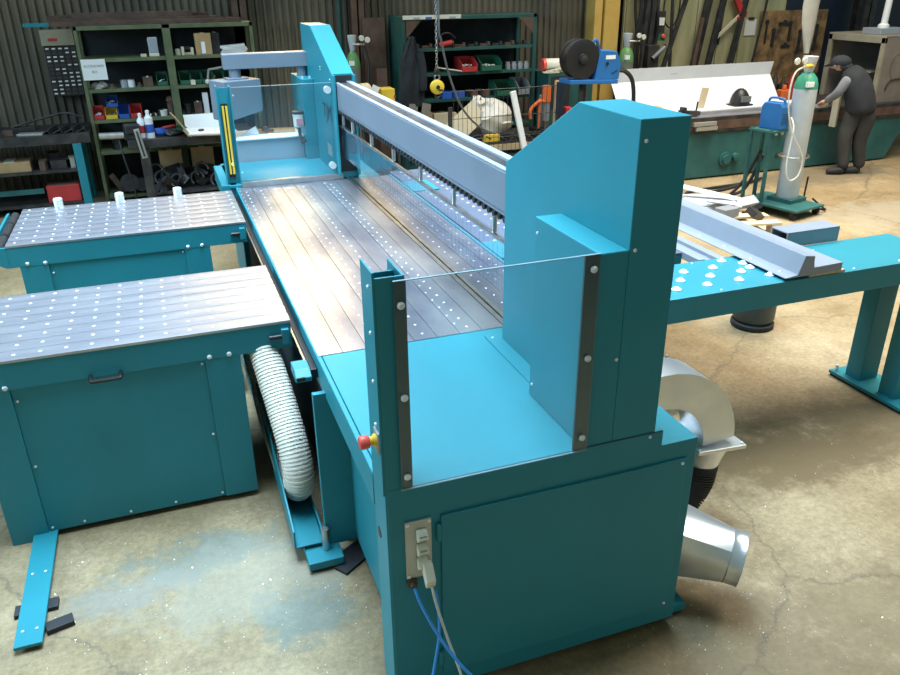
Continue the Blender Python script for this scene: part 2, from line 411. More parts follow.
# a band of frosted daylight glazing high in the back wall; low sun on the middle panes is put in as emission
GLAZE = mat('frosted_daylight_glazing', (0.66, 0.80, 1.0), 0.5, var=0.05, scale=1.5, emit=0.55)
SUNPANE = mat('sunlit_frosted_glazing', (1.0, 0.66, 0.28), 0.5, var=0.05, scale=1.5, emit=11.0)
SIDEPANE = mat('half_sunlit_glazing', (1.0, 0.74, 0.40), 0.5, var=0.05, scale=1.5, emit=2.2)
wn = struct(MB().box(-3.0, 6.0, 10.04, 10.14, 2.42, 2.50).box(-3.0, 6.0, 10.04, 10.14, 4.40, 4.48).build('window_1', DARKSTEEL, base=(1.5,10.1,2.42)), 'band of frosted glazing high in the back wall')
for i in range(9):
    x = -3.0+i*1.0
    MB().box(x+0.03, x+0.97, 10.09, 10.11, 2.50, 4.40).build('pane', {3: SIDEPANE, 4: SUNPANE, 5: SIDEPANE}.get(i, GLAZE), wn)
    MB().box(x-0.03, x+0.03, 10.04, 10.14, 2.50, 4.40).build('mullion', DARKSTEEL, wn)

# ------------------------------------------------------------------ the panel cutting machine
MC = thing('panel_cutting_machine', 'large teal panel cutting machine with grey crossbeam between two towers', 'machine', (1.0, 3.9, 0))
MB().prism([(0.465,0.05),(1.57,0.05),(1.57,0.86),(1.425,0.86),(1.425,0.918),(0.465,0.918)], 'y', 1.86, 1.882).build('end_plate', TEAL, MC, bevel=0.003)
col_ = MB().box(0.460, 0.478, 1.862, 2.0, 0.05, 0.90).build('corner_column', TEAL, MC, bevel=0.003)
MB().lathe((0.4605, 1.955, 0.70), [(0.02,0),(0.02,0.002)], 16, (-1,0,0)).build('cable_hole', BLACK, col_)
MB().box(0.540, 0.556, 2.0, 2.76, 0.06, 0.79).build('side_panel', TEAL, MC, bevel=0.003)
MB().box(0.405, 0.72, 2.74, 2.765, 0.05, 0.80).build('leg_plate', TEAL, MC, bevel=0.003)
MB().box(0.457, 0.476, 2.0, 5.92, 0.775, 0.898).build('side_apron', TEAL, MC, bevel=0.003)
MB().box(1.40, 1.572, 1.882, 2.60, 0.05, 0.858).build('motor_housing', TEAL, MC, bevel=0.003)
MB().box(0.478, 1.425, 1.884, 2.87, 0.882, 0.90).build('deck', TEAL, MC, bevel=0.002)
MB().box(0.60, 1.55, 2.80, 5.90, 0.08, 0.86).build('bed_base', DARKSTEEL, MC)  # dark colour stands in for the shade under the bed
MB().box(1.425, 1.56, 2.62, 2.87, 0.05, 0.90).build('rear_housing', TEAL, MC, bevel=0.003)
MB().box(0.50, 0.515, 2.80, 5.90, 0.05, 0.86).build('shade_skirt', SHADOWBOARD, MC)  # near-black skirt added to keep the space under the bed dark
# feet
for x0, x1, y0, y1 in ((0.31,0.46,2.64,2.80),(1.50,1.66,1.90,2.14),(0.50,0.7,1.9,2.1),(0.45,0.6,6.3,6.5)):
    f_ = MB().box(x0, x1, y0, y1, 0.018, 0.055).build('foot', TEAL, MC, bevel=0.003)
    MB().box(x0+0.01, x1-0.01, y0+0.01, y1-0.01, 0.0, 0.018).build('rubber_pad', RUBBER, f_)
MB().cyl((0.40,2.72,0.055),(0.40,2.72,0.16),0.018,n=12).build('levelling_screw', STEEL, MC, smooth=True)
# hinged access door in the end plate
dr = MB().box(0.632, 1.530, 1.851, 1.860, 0.125, 0.79).build('access_door', TEAL, MC, bevel=0.002)
for z in (0.70, 0.17): MB().cyl((0.624,1.852,z),(0.624,1.852,z+0.06),0.009,n=10).build('hinge', TEAL, dr, smooth=True)
for p in ((1.512,1.851,0.772),(1.512,1.851,0.145)): inst(SCREW_Y, dr, p, 'screw')
screws(MC, SCREW_Y, [(1.372,1.86,0.905),(1.249,1.86,1.885),(1.246,1.86,1.57),(1.40,1.86,1.2),(1.215,1.86,1.22)])
MB().box(1.128, 1.42, 1.8585, 1.861, 0.917, 0.921).build('tower_seam', LETTER, MC)
# connector plate on the end plate
cp = MB().box(0.514, 0.600, 1.853, 1.861, 0.572, 0.792).build('connector_plate', ZINC, MC, bevel=0.002)
for z in (0.742, 0.688, 0.635):
    MB().prism([(1.852,z-0.018),(1.836,z-0.022),(1.822,z-0.004),(1.836,z+0.012),(1.852,z+0.018)], 'x', 0.548, 0.582).build('socket', CREAM, cp, bevel=0.002)
    if z > 0.65: MB().box(0.554, 0.576, 1.826, 1.834, z-0.012, z+0.005).build('socket_cover', GREYCASE, cp)
for p in ((0.522,1.853,0.782),(0.592,1.853,0.782),(0.522,1.853,0.582),(0.592,1.853,0.582)): inst(SCREW_Y, cp, p, 'screw')
MB().prism([(1.84,0.60),(1.80,0.565),(1.79,0.595),(1.82,0.64),(1.84,0.645)], 'x', 0.560, 0.592).build('plug', CREAM, cp, bevel=0.004)
MB().lathe((0.532,1.86,0.555), [(0.018,0),(0.018,0.012),(0.010,0.014),(0.010,0.03)], 12, (0,-1,0)).build('air_fitting', RUST, MC, smooth=True)
def cable(name, pts, r, m, label, cat='cable', group=None):
    return one(name, MB().tube(smoothpath(pts), r, 8), m, label, cat, group, smooth=True)
cable('air_line', [(0.532,1.83,0.553),(0.545,1.80,0.50),(0.585,1.76,0.40),(0.64,1.72,0.30),(0.70,1.69,0.215),(0.72,1.66,0.17),(0.69,1.62,0.12),(0.60,1.6,0.05),(0.5,1.58,0.012)], 0.0055, CABLEBLUE, 'blue air line dropping from the end plate and swinging to the right')
cable('air_line', [(0.600,1.835,0.520),(0.606,1.82,0.46),(0.600,1.80,0.36),(0.570,1.77,0.25),(0.535,1.73,0.16),(0.50,1.70,0.05),(0.47,1.66,0.012)], 0.0055, CABLEBLUE, 'blue air line bending to the left below the connector plate')
cable('power_cable', [(0.578,1.795,0.575),(0.590,1.79,0.50),(0.615,1.76,0.38),(0.645,1.72,0.25),(0.660,1.70,0.13),(0.67,1.65,0.012)], 0.0045, CABLEWHITE, 'thin pale cable hanging from the cream plug on the end plate')

# the bed: planks running along the machine, crowned a little, with rows of nozzles
def plank_x(x0, x1, y0, y1, z, crown=0.0016):      # long axis y, crown across x
    g = 0.0012; x0 += g; x1 -= g; w = x1-x0
    prof = [(x0,z-0.014),(x1,z-0.014),(x1,z-crown),(x1-w*0.16,z-crown*0.25),(x0+w*0.5,z),(x0+w*0.16,z-crown*0.25),(x0,z-crown)]
    return MB().prism(prof, 'y', y0, y1)
def plank_y(x0, x1, y0, y1, z, crown=0.0016):
    g = 0.0012; y0 += g; y1 -= g; w = y1-y0
    prof = [(y0,z-0.014),(y1,z-0.014),(y1,z-crown),(y1-w*0.16,z-crown*0.25),(y0+w*0.5,z),(y0+w*0.16,z-crown*0.25),(y0,z-crown)]
    return MB().prism(prof, 'x', x0, x1)
def dots(pts, r=0.0075, h=0.0012):
    mb = MB()
    for x, y, z in pts: mb.lathe((x,y,z-0.001), [(r,0),(r,h),(r*0.6,h+0.0012)], 8)
    return mb
BX0, BX1, NB = 0.463, 1.288, 8
bw = (BX1-BX0)/NB
bed_pts = []
for i in range(NB):
    x0 = BX0 + i*bw
    plank_x(x0, x0+bw, 2.872, 5.862, 0.902, 0.0005).build('bed_plank', ALU_BED, MC, smooth=True)
    if i not in (5, 7):
        for k in range(29): bed_pts.append((x0+bw*0.5, 2.93+k*0.1, 0.902))
    if i in (0, 3, 6):
        for k in range(29): bed_pts.append((x0+bw*0.12, 2.98+k*0.1, 0.901))
MB().box(1.289, 1.312, 2.872, 5.90, 0.88, 0.906).build('slot_strip', STEEL, MC, bevel=0.001)
MB().box(1.313, 1.320, 2.872, 5.90, 0.87, 0.892).build('saw_slot', BLACK, MC)
MB().box(1.321, 1.340, 2.872, 5.90, 0.88, 0.906).build('slot_strip', STEEL, MC, bevel=0.001)
for x0, x1 in ((1.341,1.44),(1.44,1.53),(1.53,1.615)):
    plank_x(x0, x1, 2.872, 5.86, 0.902, 0.0005).build('bed_plank', ALU_BED, MC, smooth=True)
    for k in range(29): bed_pts.append(((x0+x1)/2, 2.93+k*0.1, 0.902))
stuff(dots(bed_pts, 0.0058).build('nozzle_rows', DOT, MC, smooth=True))
MB().box(1.616, 1.634, 2.872, 5.86, 0.86, 0.906).build('bed_edge', TEAL, MC)
# pusher rail on the left side of the bed
MB().box(0.428, 0.456, 2.88, 5.9, 0.80, 0.842).build('guide_rail', BLACK, MC, bevel=0.003)
MB().box(0.420, 0.430, 2.9, 5.88, 0.826, 0.834).build('rail_strip', STEEL, MC)
lb = MB().prism([(2.86,0.80),(2.98,0.80),(2.98,0.845),(2.90,0.845),(2.86,0.82)], 'x', 0.362, 0.428).build('latch_block', TEAL, MC, bevel=0.003)
MB().box(0.366, 0.40, 2.853, 2.861, 0.81, 0.824).build('latch_slot', BLACK, lb)

# near tower
MB().prism([(1.861,0.90),(1.861,1.945),(2.21,1.945),(2.757,1.65),(2.757,0.90)], 'x', 1.228, 1.392).build('near_tower', TEAL, MC, bevel=0.003)
MB().prism([(1.861,0.90),(1.861,1.573),(2.285,1.573),(2.285,0.90)], 'x', 1.130, 1.228).build('near_fairing', TEAL, MC, bevel=0.004)
MB().box(1.165, 1.228, 2.285, 2.80, 0.90, 0.906).build('tower_base_flange', TEAL, MC, bevel=0.001)
MB().box(1.205, 1.228, 2.285, 2.42, 0.906, 0.985).build('tower_gusset', TEAL, MC, bevel=0.001)
screws(MC, SCREW_Z, [(1.19,2.77,0.906)])
screws(MC, SCREW_X, [(1.130,2.262,1.52),(1.130,1.90,1.53),(1.130,1.90,1.22),(1.130,1.90,0.95),(1.130,2.26,0.95),(1.228,2.255,1.28)])

# far tower: a dark sheet on its inner face stands in for the shaded hollow
MB().prism([(5.902,0.90),(5.902,1.665),(6.60,1.962),(7.03,1.962),(7.03,0.90)], 'x', 1.228, 1.392).build('far_tower', TEAL, MC, bevel=0.003)
MB().box(1.244, 1.378, 5.897, 5.903, 0.95, 1.652).build('hollow_shade_sheet', SHADOWBOARD, MC)
for x in (1.228, 1.378): MB().box(x, x+0.014, 5.84, 5.902, 0.93, 1.66).build('tower_flange', TEAL, MC, bevel=0.001)
MB().prism([(6.62,0.90),(6.62,1.558),(7.13,1.558),(7.13,0.90)], 'x', 1.130, 1.228).build('far_fairing', TEAL, MC, bevel=0.004)
for x in (1.15, 1.21): MB().cyl((x,6.68,1.558),(x,6.68,1.575),0.010,n=8).build('lift_eye', CHROME, MC)
text('TJM', 0.155, (1.2262, 6.14, 1.36), (math.radians(90), 0, math.radians(-90)), LETTER, MC, sx=1.25)
MB().box(1.2262, 1.2275, 6.06, 6.22, 1.03, 1.12).build('rating_plate', ZINC, MC)
screws(MC, SCREW_X, [(1.228,6.3,1.68),(1.228,6.3,1.66),(1.228,5.96,1.62)])
# far end body, deck and lip
MB().box(0.46, 1.56, 5.90, 6.72, 0.06, 0.895).build('far_body', TEAL, MC, bevel=0.004)
MB().box(0.42, 1.24, 5.91, 6.72, 0.895, 0.915).build('far_deck', TEAL, MC, bevel=0.003)
MB().prism([(0.36,0.80),(0.42,0.72),(0.47,0.72),(0.47,0.915),(0.36,0.915)], 'y', 5.93, 6.66).build('far_wing', TEAL, MC, bevel=0.003)
MB().box(0.50, 1.26, 5.868, 5.91, 0.886, 0.942).build('stop_lip', STEEL, MC, bevel=0.003)
sc_ = MB().box(0.57, 1.13, 6.74, 7.12, 0.85, 1.085).build('silver_cabinet', SILVERBLUE, MC, bevel=0.008)
MB().box(0.565, 1.13, 6.72, 7.14, 1.085, 1.10).build('cabinet_lid', WHITE, sc_, bevel=0.004)
# air service unit with white bowl on the far fairing
su = MB().lathe((1.085,6.66,1.175), [(0.02,0),(0.042,0.01),(0.045,0.09),(0.045,0.10),(0.048,0.10),(0.048,0.115)], 16).build('lubricator_bowl', OFFWHITE, MC, smooth=True)
MB().lathe((1.085,6.66,1.285), [(0.049,0),(0.049,0.02),(0.03,0.025)], 16).build('bowl_cap', DARKSTEEL, su, smooth=True)
MB().box(1.06, 1.11, 6.612, 6.617, 1.20, 1.25).build('bowl_label', PINK, su)
MB().tube(smoothpath([(1.085,6.66,1.175),(1.085,6.64,1.12),(1.10,6.62,1.06),(1.12,6.62,1.08)]), 0.013).build('bowl_drain', DARKSTEEL, su, smooth=True)

# crossbeam with its rails, roller strip, rods and curtain
bm_ = MB().box(1.250, 1.372, 2.74, 5.94, 1.432, 1.598).build('crossbeam', GREYBLUE, MC, bevel=0.006)
MB().box(1.252, 1.278, 2.74, 5.93, 1.598, 1.606).build('beam_edge', SILVERBLUE, bm_, bevel=0.002)
MB().box(1.334, 1.374, 2.74, 5.93, 1.598, 1.612).build('beam_rail', SILVERBLUE, bm_, bevel=0.003)
MB().box(1.290, 1.330, 2.74, 5.93, 1.598, 1.6005).build('beam_channel', DARKSTEEL, bm_)
MB().box(1.250, 1.262, 2.76, 5.90, 1.421, 1.432).build('beam_lower_rail', GREYBLUE, bm_)
for y in (3.05, 3.3, 3.75, 4.42, 4.95, 5.15, 5.75): inst(SCREW_Z, bm_, (1.352, y, 1.612), 'screw')
roll = MB().cyl((-0.012,0,0),(0.014,0,0),0.014,n=10).mesh('roller', BLACK, Vector((0,0,0)), True)
for k in range(56): inst(roll, MC, (1.256, 2.80+k*0.0555, 1.408), 'roller')
rod = MB().cyl((0,0,0),(0,0,0.13),0.0125,n=12).mesh('lift_rod', STEEL, Vector((0,0,0)), True)
for y in (2.99, 3.49, 4.01, 4.53, 5.04, 5.56, 5.86): inst(rod, MC, (1.285, y, 1.302), 'lift_rod')
MB().box(1.262, 1.282, 2.80, 5.95, 1.290, 1.304).build('curtain_rail', STEEL, MC, bevel=0.002)
strip = MB().box(-0.0016, 0.0016, -0.0255, 0.0255, -0.215, 0).mesh('curtain_strip', CURTAIN, Vector((0,0,0)))
for k in range(60): inst(strip, MC, (1.268, 2.835+k*0.0518, 1.292), 'curtain_strip')

# near guard post: folded channel with inner web
np_ = MB().box(0.455, 0.462, 1.862, 1.985, 0.90, 1.605).box(0.462, 0.545, 1.862, 1.869, 0.90, 1.588).box(0.538, 0.545, 1.869, 2.01, 0.90, 1.588).box(0.462, 0.538, 1.945, 1.951, 0.90, 1.575)
np_.build('guard_post', TEAL, MC, bevel=0.0015)
screws(MC, SCREW_X, [(0.455,1.90,1.555),(0.455,1.90,1.42),(0.455,1.90,1.27),(0.455,1.90,1.13)])
ep = MB().box(0.449, 0.455, 1.868, 1.915, 1.045, 1.115).build('emergency_stop_plate', ZINC, MC, bevel=0.001)
MB().lathe((0.449,1.892,1.082), [(0.020,0),(0.020,0.006),(0.014,0.010),(0.014,0.02)], 16, (-1,0,0)).build('collar', YELLOW, ep, smooth=True)
MB().lathe((0.431,1.892,1.082), [(0.013,0),(0.019,0.003),(0.021,0.012),(0.021,0.026),(0.018,0.031)], 18, (-1,0,0)).build('emergency_button', ESTOP, ep, smooth=True)
MB().box(0.456, 0.4665, 1.93, 1.96, 0.935, 1.10).build('cable_slot', LETTER, MC)
GUARDSTRIP = mat('smoky_grey_strip', (0.025, 0.080, 0.090), 0.45, var=0.1)
# near clear guard
g1 = MB().box(0.508, 1.128, 1.846, 1.852, 0.920, 1.578).build('clear_guard', CLEAR, MC)
MB().box(0.508, 1.128, 1.8455, 1.8525, 1.578, 1.580).build('guard_top_edge', CLEAR_EDGE, g1)
MB().box(0.508, 1.128, 1.8455, 1.8525, 0.918, 0.920).build('guard_bottom_edge', CLEAR_EDGE, g1)
MB().box(0.512, 0.545, 1.853, 1.861, 0.920, 1.578).build('guard_backing_strip', GUARDSTRIP, g1)
MB().box(1.080, 1.128, 1.853, 1.861, 0.920, 1.578).build('guard_backing_strip', GUARDSTRIP, g1)
for x, zs in ((0.527, (1.51, 1.23, 0.965)), (1.105, (1.535, 1.25, 0.97))):
    for z in zs: inst(BOLT_Y, g1, (x, 1.846, z), 'guard_bolt')
# far guard post with light-curtain strip and far clear guard
fp = MB().box(0.405, 0.412, 5.94, 6.04, 0.915, 1.615).box(0.412, 0.505, 5.985, 5.992, 0.915, 1.60).box(0.498, 0.506, 5.94, 6.04, 0.915, 1.61).build('guard_post', TEAL, MC, bevel=0.0015)
for dx in (-0.012, 0.012): MB().box(0.452+dx-0.007, 0.452+dx+0.007, 5.955, 5.975, 0.99, 1.475).build('light_curtain_strip', YELLOW, fp)
MB().box(0.430, 0.474, 5.976, 5.986, 0.96, 1.49).build('light_curtain_housing', BLACK, fp)
MB().box(0.452, 0.464, 5.953, 5.957, 1.055, 1.072).build('indicator_led', LEDGREEN, fp)
screws(MC, SCREW_Y, [(0.52,5.938,1.55),(0.52,5.938,1.25),(0.52,5.938,1.0)])
g2 = MB().box(0.508, 1.252, 5.925, 5.931, 0.945, 1.603).build('clear_guard', CLEAR, MC)
MB().box(0.508, 1.252, 5.9245, 5.9315, 1.603, 1.606).build('guard_top_edge', CLEAR_EDGE, g2)
for z in (1.555, 1.0): MB().cyl((1.195,5.905,z),(1.195,5.95,z),0.026,n=14).build('glass_clamp', CHROME, g2, smooth=True)
# control pendant on a swing boom at the far end
bo = MB().box(0.55, 1.235, 6.84, 6.965, 1.635, 1.752).build('pendant_boom', GREYBLUE, MC, bevel=0.006)
MB().cyl((1.185,6.90,1.558),(1.185,6.90,1.635),0.042,n=16).build('boom_pivot', GREYBLUE, bo, smooth=True)
MB().cyl((0.64,6.90,1.56),(0.64,6.90,1.635),0.048,n=16).build('boom_hanger', GREYBLUE, bo, smooth=True)
MB().obox((0.645,6.90,1.562), (0.17,0.13,0.012), (0,0,12)).build('hanger_flange', GREYBLUE, bo, bevel=0.003)
c30 = math.radians(24)
cbx = MB().prism([(-0.17,-0.12),(0.17,-0.12),(0.17,0.12),(-0.17,0.12)], 'z', 0, 0.32)
cbx.v = [Vector((0.63+v.x*math.cos(c30)-v.y*math.sin(c30), 6.90+v.x*math.sin(c30)+v.y*math.cos(c30), 1.235+v.z + (0.07*(v.x+0.2)/0.4 if v.z < 0.1 else 0))) for v in cbx.v]
cbx.build('control_box', GREYBLUE, MC, bevel=0.006)

# ------------------------------------------------------------------ the two air tables in front
def air_table(y0, y1, label, handle, rollers, pins):
    t = thing('air_table', label, 'table', (-0.3, (y0+y1)/2, 0), 'perforated air tables in front of the machine')
    x0, x1, n = -0.955, 0.418, 8
    w = (y1-y0)/n; pts = []
    for i in range(n):
        plank_y(x0, x1, y0+i*w, y0+(i+1)*w, 0.902, 0.0026).build('table_plank', ALU, t, smooth=True)
        for k in range(14): pts.append((x0+0.045+k*0.0995, y0+(i+0.5)*w, 0.902))
    stuff(dots(pts, 0.0075).build('nozzle_rows', DOT, t, smooth=True))
    MB().box(x0, x1, y0+0.004, y0+0.02, 0.765, 0.888).build('apron', TEAL, t, bevel=0.002)
    MB().box(x0, x1, y1-0.02, y1-0.004, 0.765, 0.888).build('apron', TEAL, t, bevel=0.002)
    MB().box(x1-0.018, x1, y0+0.02, y1-0.02, 0.765, 0.888).build('end_apron', TEAL, t, bevel=0.002)
    MB().box(x0, x0+0.018, y0+0.02, y1-0.02, 0.765, 0.888).build('end_apron', TEAL, t, bevel=0.002)
    MB().box(x0+0.03, x1-0.03, y0+0.03, y1-0.03, 0.80, 0.885).build('plenum', DARKSTEEL, t)
    for ya, yb in ((y0+0.006, y0+0.02), (y1-0.02, y1-0.006)):
        for xa, xb in ((-0.905,-0.752),(0.03,0.182)):
            MB().box(xa, xb, ya, yb, 0.03 if xa > 0 else 0.0, 0.785).build('leg', TEAL, t, bevel=0.002)
    fpn = MB().box(-0.752, 0.03, y0+0.016, y0+0.028, 0.03, 0.772).build('front_panel', TEAL, t, bevel=0.002)
    MB().box(-0.752, 0.03, y1-0.028, y1-0.016, 0.03, 0.772).build('rear_panel', TEAL, t, bevel=0.002)
    for xa in (-0.905, 0.168): MB().box(xa, xa+0.014, y0+0.02, y1-0.02, 0.03, 0.785).build('side_panel', TEAL, t, bevel=0.002)
    for x in (-0.86, -0.765, 0.05, 0.135): inst(BOLT_Y, t, (x, y0+0.004, 0.778 if x > -0.8 else 0.783), 'bolt')
    for x, z in ((-0.735,0.705),(0.015,0.745),(-0.735,0.05),(0.015,0.05),(-0.40,0.05),(-0.735,0.38),(0.015,0.38),(-0.6,0.05),(-0.2,0.05)): inst(SCREW_Y, fpn, (x, y0+0.016, z), 'screw')
    MB().prism([(x0,0.89),(x0-0.12,0.89),(x0-0.12,0.83),(x0-0.02,0.765),(x0,0.765)], 'y', y0+0.004, y0+0.02).build('end_bracket', TEAL, t, bevel=0.002)
    inst(BOLT_Y, t, (x0-0.09, y0+0.004, 0.868), 'bolt')
    if handle:
        h = MB().tube(smoothpath([(-0.44,y0+0.004,0.772),(-0.438,y0-0.03,0.766),(-0.425,y0-0.035,0.764),(-0.335,y0-0.035,0.764),(-0.322,y0-0.03,0.766),(-0.32,y0+0.004,0.772)],5), 0.009, 8)
        h.build('handle', BLACK, t, smooth=True)
    if rollers:
        for k in range(3):
            ya = y0+0.04+k*0.275
            MB().lathe((x0-0.05, ya, 0.866), [(0.012,0),(0.026,0.006),(0.026,0.25),(0.012,0.256)], 14, (0,1,0)).build('end_roller', RUBBER, t, smooth=True)
        MB().box(x0-0.10, x0-0.085, y0+0.02, y1-0.02, 0.845, 0.885).build('roller_rail', TEAL, t)
    if pins:
        for x in (-0.73, -0.34, 0.045): MB().lathe((x, y1-0.03, 0.902), [(0.030,0),(0.030,0.055),(0.026,0.06)], 16).build('stop_pin', CHROME, t, smooth=True)
    ck = MB().box(x1-0.045, x1-0.012, y0-0.018, y0+0.01, 0.79, 0.865).build('coupling_block', TEAL, t, bevel=0.003)
    MB().cyl((x1-0.10,y0-0.006,0.828),(x1-0.045,y0-0.006,0.828),0.012,n=10).build('coupling_knob', BLACK, ck, smooth=True)
    return t
T1 = air_table(3.29, 4.09, 'silver topped teal air table nearest the camera, black handle on its front', True, False, False)
T2 = air_table(4.97, 5.84, 'silver topped teal air table farther back with three metal stop pins', False, True, True)
fb = MB().box(-0.815, -0.715, 2.60, 3.33, 0.018, 0.034).build('foot_beam', TEAL, T1, bevel=0.003)
for p in ((-0.79,3.02,0.034),(-0.74,3.02,0.034),(-0.79,2.68,0.034),(-0.74,2.68,0.034)): inst(SCREW_Z, fb, p, 'screw')
MB().box(-0.80, -0.73, 2.63, 2.70, 0.0, 0.018).build('rubber_pad', RUBBER, fb)
MB().box(-0.84, -0.68, 2.80, 2.86, 0.0, 0.018).build('rubber_pad', RUBBER, fb)
one('rubber_wedge', MB().obox((-0.665,2.70,0.012),(0.10,0.055,0.022),(0,0,14)), RUBBER, 'small black rubber wedge beside the table foot beam', 'wedge', bevel=0.002)
one('rubber_mat', MB().obox((0.50,2.68,0.008),(0.19,0.11,0.012),(0,0,35)), RUBBER, 'black rubber offcut under the machine foot', 'mat')

# teal cable channel on the floor between tables and machine
ch = MB().prism([(2.74,0.07),(4.95,0.07),(4.95,0.36),(3.6,0.36),(2.74,0.16)],'x',0.268,0.276).box(0.276, 0.392, 2.74, 4.95, 0.07, 0.078).box(0.392, 0.40, 2.74, 4.95, 0.07, 0.12)
one('cable_channel', ch, TEAL, 'open teal steel channel lying along the machine under the white hose', 'channel', bevel=0.002)
for y in (2.82, 4.8): MB().box(0.30, 0.375, y, y+0.08, 0.0, 0.07).build('channel_foot', TEAL, bpy.data.objects['cable_channel'])
# white flexible hose: a U loop from the table down to the channel and back up
hp = smoothpath([(0.285,3.40,0.80),(0.30,3.30,0.70),(0.328,3.15,0.52),(0.345,3.03,0.37),(0.348,3.00,0.25),(0.345,3.08,0.16),(0.335,3.32,0.15),(0.325,3.62,0.17),(0.315,3.80,0.28),(0.30,3.88,0.45),(0.29,3.90,0.65),(0.285,3.9,0.80)], 9)
fh = thing('flexible_hose', 'ribbed white flexible extraction hose looping below the near air table', 'hose', (0.31, 3.5, 0.08))
MB().tube(hp, 0.064, 14).build('hose_wall', OFFWHITE, fh, smooth=True)
rb = MB(); acc = 0.0
for i in range(1, len(hp)-1):
    seg = (hp[i+1]-hp[i]); L_ = seg.length; d = seg.normalized(); a = 0.0
    while acc < L_:
        p = hp[i] + d*acc; rb.cyl(p - d*0.0045, p + d*0.0045, 0.0705, n=14); acc += 0.0155
    acc -= L_
stuff(rb.build('hose_ribs', HOSE, fh, smooth=True))

# ------------------------------------------------------------------ right of the machine
one('fan_housing', MB().lathe((0.165,4.38,0.10),[(0.07,0),(0.085,0.01),(0.085,0.2),(0.06,0.22)],20,(0,1,0)), GALV, 'round grey fan housing behind the near air table', 'fan', smooth=True)
# extraction elbow
el = thing('extraction_elbow', 'silver sheet metal elbow duct with flange and black hose behind the machine', 'duct', (1.95, 2.4, 0))
eb = []
for i in range(13):
    a = math.radians(112 - i*9.3); eb.append((1.765+0.30*math.cos(a), 2.40, 0.46+0.30*math.sin(a)))
def sqtube(pts, w, h):
    mb = MB(); vs = []
    P = [Vector(p) for p in pts]
    for i, p in enumerate(P):
        d = (P[min(i+1,len(P)-1)]-P[max(i-1,0)]).normalized(); s = Vector((0,1,0)); u = d.cross(s).normalized()
        for a, b in ((-1,-1),(1,-1),(1,1),(-1,1)): vs.append(p + s*a*w/2 + u*b*h/2)
    n = 4
    fs = [(i*n+k,i*n+(k+1)%n,(i+1)*n+(k+1)%n,(i+1)*n+k) for i in range(len(P)-1) for k in range(n)]
    return mb.add(vs, fs + [(3,2,1,0), tuple((len(P)-1)*4+k for k in range(4))])
sqtube(eb, 0.17, 0.160).build('elbow', GALV, el, smooth=True)
MB().obox((2.066,2.40,0.435),(0.25,0.24,0.018),(0,4,0)).build('flange', GALV, el, bevel=0.002)
for dx, dy in ((-0.11,-0.105),(0.11,-0.105),(0.11,0.105),(-0.11,0.105)): inst(SCREW_Z, el, (2.066+dx, 2.40+dy, 0.446-0.05*dx), 'bolt')
MB().cyl((2.065,2.40,0.43),(2.045,2.40,0.30),0.105,0.08,n=20).build('reducer', GALV, el, smooth=True)
bh = smoothpath([(2.047,2.40,0.31),(2.03,2.395,0.22),(1.98,2.39,0.15),(1.90,2.38,0.115),(1.80,2.36,0.11)], 8)
MB().tube(bh, 0.078, 16).build('black_hose', RUBBER, el, smooth=True)
rb = MB()
for i in range(0, len(bh)-1):
    d = (bh[i+1]-bh[i]).normalized(); rb.cyl(bh[i]-d*0.004, bh[i]+d*0.004, 0.087, n=16)
stuff(rb.build('hose_ribs', RUBBER, el, smooth=True))
# tapered outlet duct
co = thing('tapered_duct', 'tapered silver duct with round collar poking out low beside the end plate', 'duct', (1.75, 1.98, 0))
A = Vector((1.60,2.105,0.275)); B = Vector((1.862,1.872,0.235)); D = (B-A).normalized()
vs = []; n = 24
sx_ = D.cross(Vector((0,0,1))).normalized(); ux_ = sx_.cross(D)
for t, sq in ((0.0,1.0),(0.45,0.5),(0.88,0.0)):
    for k in range(n):
        a = 2*math.pi*k/n; c, s_ = math.cos(a), math.sin(a); m_ = max(abs(c), abs(s_))
        r = 0.119*(sq/m_ + (1-sq)) * (1-0.1*t)
        vs.append(A + (B-A)*t + sx_*c*r + ux_*s_*r)
MB().add(vs, [(i*n+k,i*n+(k+1)%n,(i+1)*n+(k+1)%n,(i+1)*n+k) for i in range(2) for k in range(n)]).build('transition', GALV, co, smooth=True)
P0 = A+(B-A)*0.87
MB().lathe(P0, [(0.1085,0),(0.111,0.004),(0.1085,0.008),(0.1085,0.05),(0.111,0.054),(0.103,0.056),(0.101,-0.02)], 28, D).build('collar', GALV, co, smooth=True)
MB().box(1.572, 1.585, 1.98, 2.27, 0.14, 0.41).build('wall_flange', GALV, co)
bx = thing('cardboard_box', 'brown cardboard box on the floor behind the elbow duct', 'box', (2.25, 2.68, 0))
MB().obox((2.22,2.72,0.14),(0.22,0.20,0.28),(0,0,20)).build('box_body', CARD, bx, bevel=0.003)
MB().obox((2.18,2.66,0.295),(0.20,0.09,0.006),(24,0,20)).build('flap', CARD, bx)

